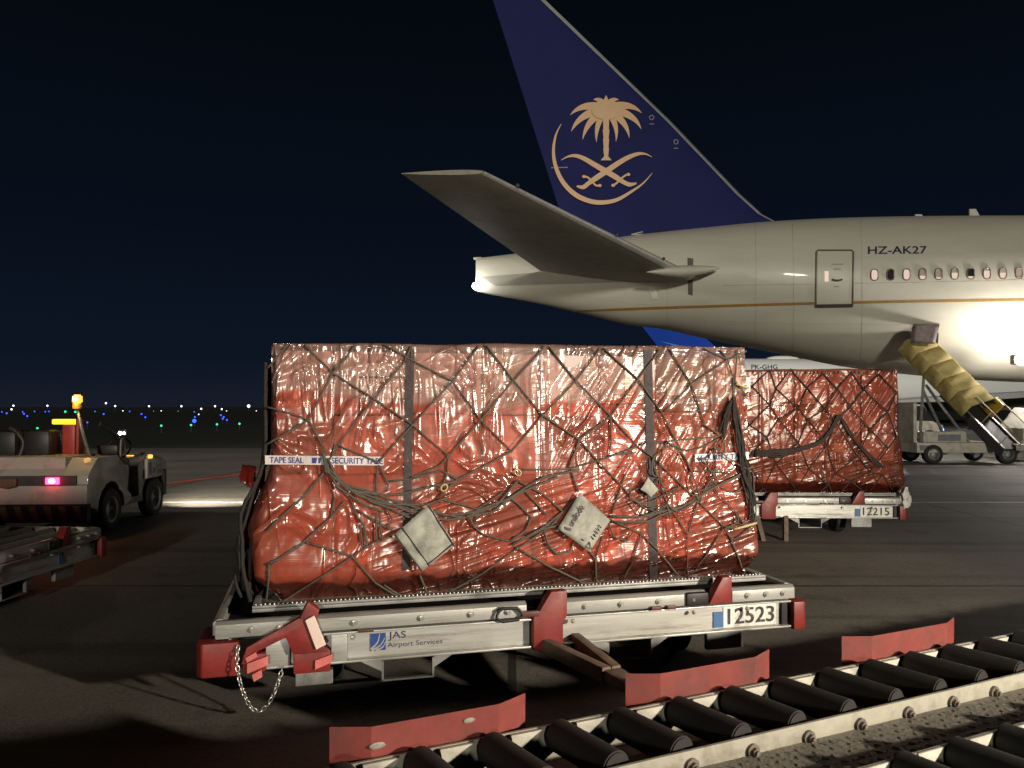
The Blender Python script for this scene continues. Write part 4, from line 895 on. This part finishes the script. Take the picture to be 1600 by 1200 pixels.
# ------------------------------------------------------------------ tow tractor
tt = thing('tow_tractor', 'white baggage tow tractor with amber beacon and glowing red tail lamps by the left edge', 'tractor', (-6.50, 10.15, 0), R(3))
def arch(cx, r, n=9): return [(cx + r * math.cos(math.pi - k * math.pi / (n - 1)), .30 + r * math.sin(math.pi - k * math.pi / (n - 1))) for k in range(n)]
bp = [(0, .42), (0, .70)] + [(.03, .72), (.03, .83), (.10, .90), (.30, 1.06), (.90, 1.05), (1.06, .92), (1.24, .88), (1.26, .80), (1.20, .52), (1.34, .44), (1.34, .36), (1.10, .30)] + arch(.70, .40)[::-1] + [(.25, .36)]
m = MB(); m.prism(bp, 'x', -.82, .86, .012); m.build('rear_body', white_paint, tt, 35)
fp = [(1.74, .40), (1.70, .84), (1.80, .90), (2.06, 1.0), (2.30, .98), (2.80, .86), (2.80, .40)] + arch(2.22, .38)[::-1]
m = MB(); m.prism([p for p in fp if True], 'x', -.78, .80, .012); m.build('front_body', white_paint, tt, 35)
m = MB(); m.box((-.80, 1.2, .28), (.80, 1.9, .38), .01); m.build('floor', mat('dirty_sill', (.25, .23, .18), .6, 0, .3, 8, dirt=.6), tt)
m = MB(); m.box((-.70, 1.1, .385), (.70, 1.66, .98), .05); m.build('footwell', mat('black_vinyl', (.025, .024, .024), .45, 0, .2, 5), tt, 40)
m = MB(); m.box((-.84, -.05, .22), (.88, .06, .46), .01); bm_ = m.build('rear_bumper', mat('bumper_black', (.007, .007, .007), .75), tt)
m = MB()
for k in range(9):
    x = -.82 + .19 * k; m.prism([(x, .44), (x + .085, .44), (x + .15, .25), (x + .065, .25)], 'y', -.056, -.052)
m.build('bumper_stripe', mat('dirty_yellow', (.10, .065, .015), .6, 0, .3, 8, dirt=.6), bm_)
m = MB(); m.box((-.80, -.012, .705), (.72, .03, .835), .005); m.build('lamp_panel', mat('lamp_panel_dark', (.05, .045, .045), .5, 0, .4, 6), tt)
m = MB(); m.prism([(-.32, .76), (-.22, .80), (-.02, .81), (-.02, .70), (-.15, .67), (-.30, .70)], 'y', -.07, -.013, .015); m.build('tow_hook', mat('hook_rust', (.16, .10, .07), .6, .3), tt)
for x in (.43, -.50):
    m = MB(); m.box((x - .085, -.05, .725), (x + .085, -.011, .815), .012); h = m.build('tail_lamp', emat('red_tail_lamp_glow', (1, .03, .10), 9), tt)
    m = MB(); m.sphere((x, -.05, .77), .042, 12, (1, .4, .75)); m.build('bulb', glow_core, h, 180)
    light('tail_lamp_light', 'POINT', (0, 0, 0), .8, (1, .05, .1), shadow_soft_size=.05).location = tt.location + Vector((x, -.2, .77))
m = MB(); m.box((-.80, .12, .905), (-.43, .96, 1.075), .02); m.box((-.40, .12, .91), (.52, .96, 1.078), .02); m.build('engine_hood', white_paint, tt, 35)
for (y, n_) in ((.70, 'wheel'), (2.22, 'wheel')):
    for s_ in (1, -1): wheel(tt, n_, (s_ * .78, y, .30), .30, .19, (s_, 0, 0), mat('pale_rim', (.50, .48, .44), .5, .1, .15, 9, dirt=.5, dscale=6))
m = MB(); m.tube([(.60, .62, 1.05), (.50, .58, 1.45), (.46, .56, 1.72)], .022, 10); m.build('beacon_pole', alu, tt, 180)
m = MB(); m.cyl((.455, .56, 1.72), (.455, .56, 1.80), .062, 18, bev=.008); bc = m.build('beacon_base', mat('beacon_base_amber', (.45, .25, .06), .5), tt, 40)
m = MB(); m.cyl((.455, .56, 1.80), (.455, .56, 1.92), .066, 18, r2=.06, bev=.018); m.build('beacon_dome', emat('beacon_glow', (1, .36, .03), 3.0), bc, 60)
m = MB(); m.sphere((.455, .497, 1.862), .03, 10); m.build('beacon_bulb', emat('beacon_core', (1, .8, .35), 18), bc, 180)
light('beacon_light', 'POINT', tt.location + Vector((.44, .44, 1.87)), 8, (1, .5, .1), shadow_soft_size=.06)
m = MB(); m.box((.12, .80, 1.04), (.30, 1.0, 1.50), .03); m.box((.32, .78, 1.04), (.36, .95, 1.58), .01); m.build('red_post', mat('tractor_red', (.42, .05, .045), .4, 0, .2, 6), tt, 40)
m = MB(); m.box((-.05, .85, 1.50), (.30, .93, 1.575), .02); m.build('lit_strip', emat('yellow_strip_glow', (1, .80, .01), 1.5), tt)
m = MB(); m.box((-.80, .5, 1.05), (-.35, 1.0, 1.42), .09); m.box((-.30, .55, 1.05), (.08, 1.05, 1.43), .10); m.tube(smooth_line([(-.34, .6, 1.05), (-.30, .62, 1.25), (-.40, .62, 1.40), (-.48, .62, 1.45)], 4), .05, 10); m.build('seat', mat('black_vinyl', (.025, .024, .024), .45, 0, .2, 5), tt, 50)
m = MB(); m.tube(smooth_line([(.62, 1.5, .9), (.70, 1.25, 1.25), (.66, 1.05, 1.42), (.58, .95, 1.50)], 4), .035, 8); m.box((.5, 1.0, 1.05), (.8, 1.25, 1.2), .04); m.build('armrest', mat('black_vinyl', (.025, .024, .024), .45), tt, 50)
m = MB(); m.torus(Matrix.Translation((.55, 1.62, 1.12)) @ Matrix.Rotation(R(62), 4, 'X'), .17, .015, 22, 6); m.cyl((.55, 1.62, 1.12), (.55, 1.85, .8), .02, 8); m.build('steering_wheel', steel_black, tt, 180)
m = MB(); m.tube(smooth_line([(.84, 1.02, .98), (.84, 1.03, 1.24), (.84, 1.12, 1.26), (.84, 1.2, .95)], 3), .013, 8); m.build('grab_rail', cream_paint, tt, 180)
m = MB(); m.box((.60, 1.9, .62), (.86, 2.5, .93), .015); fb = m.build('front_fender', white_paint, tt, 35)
m = MB(); m.prism([(.645, .655), (.67, .655), (.70, .76), (.69, .88), (.66, .87)], 'y', 1.885, 1.899); m.prism([(.845 + .016, 0), (.845 + .02, 0), (.845 + .02, .01)], 'z', .7, .71); m.build('fender_logo', mat('logo_blue', (.02, .07, .28), .5), fb)
m = MB()
for (y, z, w_, h_) in ((2.10, .70, .10, .08), (2.22, .76, .05, .10), (2.28, .68, .16, .06), (2.32, .79, .12, .035)): m.box((.8605, y, z), (.864, y + w_, z + h_))
m.box((.8605, 1.95, .68), (.863, 2.06, .88)); m.build('fender_print', mat('logo_grey', (.16, .17, .20), .5), fb)
m = MB(); m.box((.72, 2.5, .30), (.88, 2.62, .72), .01); m.build('mud_flap', steel_black, tt)
for (x, y) in ((.55, 2.02), (.78, 2.10)):
    m = MB(); m.box((x - .06, y - .03, .935), (x + .06, y + .06, .985), .014); m.build('side_marker', emat('marker_glow', (1, .40, .05), 3.2), tt, 40)
m = MB(); m.box((.64, 2.10, .93), (.71, 2.2, 1.02), .02); m.build('horn', mat('horn_red', (.35, .06, .03), .4), tt, 40)
m = MB(); m.cyl((.42, 2.05, .98), (.42, 2.05, 1.30), .012, 8); m.box((.35, 2.0, 1.30), (.49, 2.09, 1.40), .03); ws = m.build('work_lamp', mat('lamp_body', (.08, .08, .085), .4), tt, 40)
for x in (.395, .455):
    m = MB(); m.sphere((x, 1.998, 1.335), .027 if x < .4 else .02, 10, (1, .5, 1)); m.build('lens', glow_white, ws, 180)
hl = Vector((-5.9, 12.9, 1.25))
light('tractor_headlight', 'SPOT', hl, 1000, (1, .88, .74), target=(-5.2, 15.6, -.1), spot_size=R(84), spot_blend=.8, shadow_soft_size=.06)

# ------------------------------------------------------------------ belt loader under the fuselage
bl = thing('belt_loader', 'white belt loader with yellow ribbed canopy raised to the open aircraft hold', 'belt loader', (15.0, 24.2, 0))
BI = Matrix.Translation((-15.0, -24.2, 0)); bb, bt = Vector((15.35, 23.7, .55)), Vector((13.95, 26.7, 3.75))
ax = bt - bb; Lb = ax.length; ax.normalize(); sd = ax.cross(Vector((0, 0, 1))).normalized(); un = sd.cross(ax).normalized()
FM = BI @ Matrix(((sd.x, ax.x, un.x, bb.x), (sd.y, ax.y, un.y, bb.y), (sd.z, ax.z, un.z, bb.z), (0, 0, 0, 1)))   # local x across, y up the belt, z out of the belt
def bbuild(m, n, mm, p=None, sm_=None, M=FM): m.bm.transform(M); return m.build(n, mm, p or bl, sm_)
m = MB(); m.box((-.42, -.1, -.06), (.42, Lb, 0)); bbuild(m, 'belt', mat('belt_rubber', (.03, .028, .027), .6, 0, .2, 8), None)
m = MB()
for s_ in (-1, 1): m.box((s_ * .46 - .035, -.15, -.24), (s_ * .46 + .035, Lb * .55, .05), .01)
bbuild(m, 'conveyor_frame', mat('conveyor_dark', (.035, .033, .035), .45, .3, .2), None)
m = MB()
for s_ in (-1, 1): m.box((s_ * .46 - .04, -.15, .052), (s_ * .46 + .04, Lb * .98, .075), .004); m.box((s_ * .47 - .03, Lb * .55, -.16), (s_ * .47 + .03, Lb, .05), .01)
bbuild(m, 'conveyor_rail', alu, None)
can = mat('yellow_canvas', (.62, .49, .19), .7, 0, .18, 5, .06, 8, dirt=.35, dscale=3, dcol=(.30, .22, .08))
for k in range(5):
    y0 = Lb * (.30 + .14 * k); y1 = y0 + Lb * .145
    rows = []
    for y, q in ((y0, 1.012), ((y0 + y1) / 2, .995), (y1, .975)): rows.append([(-.74 * q, y, -.06), (-.74 * q, y, .42 * q), (0, y, .74 * q), (.74 * q, y, .42 * q), (.74 * q, y, -.06)])
    m = MB(); m.grid(rows); o = bbuild(m, 'canopy', can, None, 25); o.modifiers.new('s', 'SOLIDIFY').thickness = .02
m = MB()
for k in range(6):
    y = Lb * (.30 + .14 * k) + .01; m.tube([(-.70, y, -.02), (-.70, y, .385), (0, y, .69), (.70, y, .385), (.70, y, -.02)], .014, 6)
m.tube([(0, Lb * .3, .70), (0, Lb, .70)], .016, 6); bbuild(m, 'canopy_rib', mat('canopy_rib', (.20, .17, .12), .5), None, 180)
m = MB()
for s_ in (-1, 1): m.tube([(s_ * .5, .05, .05), (s_ * .5, .05, .62), (s_ * .5, Lb * .34, .62), (s_ * .5, Lb * .34, .05)], .018, 8); m.tube([(s_ * .5, .9, .05), (s_ * .5, .9, .62)], .014, 6)
bbuild(m, 'handrail', mat('rail_cream', (.5, .46, .34), .4), None, 180)
m = MB(); m.box((.40, Lb * .26, .05), (.46, Lb * .34, .62), .01); bbuild(m, 'end_flap', mat('yellow_flap', (.70, .45, .04), .5), None, 40)
m = MB(); m.box((12.6, 23.9, .34), (15.3, 25.4, .66), .03); m.box((12.75, 23.8, .66), (14.1, 24.2, 1.0), .04); m.box((13.4, 24.4, .66), (14.4, 25.2, .95), .05); m.box((12.55, 24.0, .66), (12.65, 25.2, 1.9), .01); ch = bbuild(m, 'chassis', white_paint, None, 35, BI)
m = MB(); m.box((13.2, 23.78, .72), (13.9, 23.795, .92)); m.box((12.7, 23.88, .42), (13.1, 23.895, .58)); bbuild(m, 'chassis_print', mat('logo_grey', (.16, .17, .20), .5), ch, None, BI)
m = MB()
for (p, q) in (((12.75, 24.0, .8), (13.9, 25.9, 3.1)), ((14.3, 24.1, .7), (13.8, 25.6, 2.5)), ((13.0, 24.0, .9), (14.8, 24.6, 1.1)), ((13.6, 24.2, .9), (13.6, 25.4, 2.3))): m.cyl(p, q, .045, 8)
bbuild(m, 'lift_arm', alu, None, 40, BI)
for (x, y, s_) in ((15.35, 23.85, -1), (13.1, 23.95, -1), (15.2, 25.3, 1), (13.1, 25.3, 1)):
    wheel(bl, 'wheel', Vector((x, y, .30)) - Vector((15.0, 24.2, 0)), .30, .22, (0, s_, 0))
m = MB(); m.box((15.5, 23.6, .42), (15.95, 24.3, .62), .02); bbuild(m, 'tow_step', alu_dark, None, 40, BI)

# ------------------------------------------------------------------ vehicles and light far behind, at the right
sv = thing('service_truck', 'small white service truck half hidden between the farther cargo and the belt loader', 'truck', (17.3, 34.0, 0))
m = MB(); m.prism([(-1.1, .45), (1.3, .45), (1.3, 1.0), (.9, 1.15), (.45, 1.9), (-1.1, 1.95)], 'y', -.9, .9, .05); m.build('cab', white_paint, sv, 40)
m = MB(); m.prism([(.88, 1.18), (.45, 1.82), (.0, 1.84), (.0, 1.2)], 'y', -.915, -.902); m.build('window', pane_dark, sv)
m = MB(); m.box((-3.4, -.9, .6), (-1.15, .9, .78), .02); m.box((-3.3, -.85, .78), (-1.3, .85, 1.35), .04); m.build('cargo_box', mat('box_grey', (.42, .42, .40), .5), sv, 40)
for x in (.7, -.75, -2.7): wheel(sv, 'wheel', (x, -.82, .40), .40, .25, (0, -1, 0), mat('pale_rim', (.50, .48, .44), .5))
m = MB(); m.sphere((1.33, -.7, .8), .09, 8); m.build('headlamp', emat('blue_lamp_glow', (.12, .25, 1), 9), sv, 180)
vt = thing('ground_power_unit', 'pale boxy ground unit on wheels cut by the right edge under the bright floodlight', 'ground unit', (17.0, 25.4, 0))
m = MB(); m.box((-.55, -.7, .35), (1.9, .7, 1.1), .05); m.prism([(-.5, 1.1), (1.8, 1.1), (1.8, 1.75), (.0, 1.75)], 'y', -.65, .65, .05); m.build('housing', mat('unit_paint', (.66, .64, .56), .4, 0, .08, 4, dirt=.4), vt, 40)
m = MB(); m.box((-.35, -.715, .50), (.1, -.704, .95)); m.box((-.1, -.66, 1.2), (.3, -.655, 1.5)); m.build('grille', steel_black, vt)
for x in (-.2, 1.5):
    for y in (-.62, .62): wheel(vt, 'wheel', (x, y, .24), .24, .16, (0, 1 if y > 0 else -1, 0))
m = MB(); m.cyl((.5, 0, 1.72), (.5, 0, 3.2), .05, 10); m.build('mast', alu_dark, vt, 40)
fc = P(1593, 562, 25.3)
fl = tag(MB().box((fc.x - .22, fc.y - .1, fc.z - .16), (fc.x + .22, fc.y + .16, fc.z + .16), .04).build('floodlight', alu_dark, None, 40), 'glaring white floodlight close under the fuselage at the right edge', 'floodlight')
m = MB(); m.sphere((fc.x, fc.y - .10, fc.z), .19, 16, (1.2, .5, 1)); m.build('lens', emat('flood_glow', (1, .95, .88), 60), fl, 180)
m = MB(); m.sphere((fc.x, fc.y + .17, fc.z + .02), .14, 14, (1.25, .3, .9)); m.build('lens', emat('flood_glow', (1, .95, .88), 60), fl, 180)
light('floodlight_lamp', 'POINT', (fc.x + .5, fc.y - .65, fc.z + .1), 560, (1, .93, .86), shadow_soft_size=.2)

light('far_apron_flood', 'POINT', (27, 60, 13), 9000, (1, .95, .88), shadow_soft_size=.4)
# ------------------------------------------------------------------ the distant airliner
DJ = 80.0
dj = thing('distant_airliner', 'distant white airliner with blue fin parked beyond the large aircraft, glimpsed under its belly', 'aircraft', (36, DJ + 3, 0)); DI = Matrix.Translation((-36, -DJ - 3, 0))
def dbuild(m, n, mm, p=None, s_=None): m.bm.transform(DI); return m.build(n, mm, p or dj, s_)
m = MB(); rows = []; zc = 4.25; yc = DJ + 2.8
for (x, r, dz) in ((11, .3, 1.6), (13, .8, 1.4), (16, 1.5, .95), (19, 2.1, .55), (22, 2.55, .25), (25, 2.78, .06), (28, 2.82, 0), (40, 2.82, 0), (60, 2.82, 0), (66, 2.5, -.1), (70, 1.6, -.4), (72, .4, -.7)):
    rows.append([(x, yc - r * math.cos(a), zc + dz + r * math.sin(a)) for a in [k * math.pi / 20 for k in range(40)]])
v_ = m.grid(rows, True); m.bm.faces.new(v_[0]); m.bm.faces.new(v_[-1]); dbuild(m, 'fuselage', mat('far_white_paint', (.70, .72, .68), .4, 0, .04, .5), None, 60)
m = MB(); m.prism([(17.0, 6.6), (24.6, 6.9), (22.6, 7.7), (13.6, 15.8), (9.9, 15.8)], 'y', yc - .22, yc + .22, .05); fo = dbuild(m, 'fin', mat('far_blue_paint', (.012, .05, .34), .85, 0, .1, .5, spec=.1), None)
m = MB(); m.poly([(15.7, yc - .24, 9.0), (23.6, yc - .24, 7.25), (22.2, yc - .24, 7.15), (20.6, yc - .24, 7.5)]); dbuild(m, 'fin_stripe', mat('far_light_blue', (.08, .26, .55), .85, spec=.1), fo)
def dj_s(px, py):
    d = DJ
    for _ in range(6):
        p = P(px, py, d); d = yc - math.sqrt(max(0, 2.82 ** 2 - (p.z - zc) ** 2)) - .03
    return P(px, py, d)
text_on('registration', 'PK-GHG', lambda u, v: DI @ dj_s(1174 + 41 * u, 577.0 - 7.5 * v), navy_ink, dj, .012)
for k in range(70):
    px = 1174 + k * 6.4; m = MB(); m.poly([dj_s(px, 580), dj_s(px + 3, 580), dj_s(px + 3, 584), dj_s(px, 584)]); dbuild(m, 'window', pane_dark)
m = MB(); m.sphere((29.2, yc, zc + 2.8), 1, 12, (1.9, .4, .35)); m.cyl((24.8, yc, zc + 2.7), (24.6, yc, zc + 3.4), .08, 6); dbuild(m, 'antenna', mat('antenna_white', (.7, .68, .6), .5), None, 180)
m = MB(); m.prism([(34, 2.2), (44, 2.4), (62, 3.6), (60, 3.9), (42, 2.9)], 'y', yc - 9, yc - 2.5, .05); dbuild(m, 'wing', mat('far_grey_paint', (.35, .36, .36), .5))
for x in (33, 41):
    m = MB(); m.cyl((x, yc - 3, 0), (x, yc - 3, 2.2), .16, 8); m.cyl((x - .6, yc - 3.3, .55), (x - .6, yc - 2.7, .55), .55, 18); m.cyl((x + .6, yc - 3.3, .55), (x + .6, yc - 2.7, .55), .55, 18); dbuild(m, 'landing_gear', rubber, None, 40)

# ------------------------------------------------------------------ airfield lights
lm = {'b': emat('blue_taxi_glow', (.02, .08, 1), 3.0), 'g': emat('green_taxi_glow', (.03, 1, .42), 1.5), 'w': emat('white_far_glow', (.85, .92, 1), 3.5)}
stk = mat('light_stake', (.1, .1, .1), .6)
def field_light(c, cx, cy, rpx, label, group):
    px, py = cx / 3.3333, 570 + cy / 3.3333
    dz = py - HY
    if c != 'w' or dz > 5: d = min(420, (CAMZ - .5) * F / max(2.5, dz))
    else: d = 480
    p = P(px, py, d); r = rpx / F * d
    o = MB().sphere(p, r, 10).build('mast_light' if c == 'w' else 'taxiway_light', lm[c], None, 180)
    tag(o, label, 'light', group)
    g = p.z - r
    if g > 0: MB().cyl((p.x, p.y, -.01), (p.x, p.y, p.z - r * .7), max(.02, r * .15), 6).build('post', stk, o)
for (x, y) in ((10, 245), (35, 252), (118, 245), (125, 255), (142, 267), (180, 243), (236, 244), (495, 243), (540, 256), (675, 243), (737, 256), (757, 273), (1015, 272), (1150, 262), (1160, 281), (1182, 287), (455, 300), (1012, 245), (255, 243), (1165, 272)):
    field_light('b', x, y, 1.25 if y > 246 else .95, 'small blue taxiway edge light glowing on the dark airfield', 'blue taxiway lights')
field_light('b', 1012, 292, 3.0, 'largest and brightest of the blue airfield lights, left of the foreground cargo', 'blue taxiway lights')
for (x, y) in ((392, 245), (340, 244), (195, 330), (840, 317), (995, 314), (1130, 310), (1247, 307)):
    field_light('g', x, y, 1.6, 'small green taxiway centre light glowing on the dark airfield', 'green taxiway lights')
for (x, y) in ((70, 213), (60, 232), (247, 213), (552, 200), (600, 215), (776, 216), (945, 216), (1048, 229), (1120, 216), (1155, 231), (928, 243), (1035, 258), (840, 240), (640, 240), (800, 243), (1180, 241), (1335, 241)):
    field_light('w', x, y, 1.25 if y < 235 else .8, 'tiny white lamp on the far side of the airfield', 'white lamps along the horizon')
field_light('w', 1295, 215, 2.2, 'brightest white lamp on the horizon, just left of the foreground cargo', 'white lamps along the horizon')
bpy.context.view_layer.update()
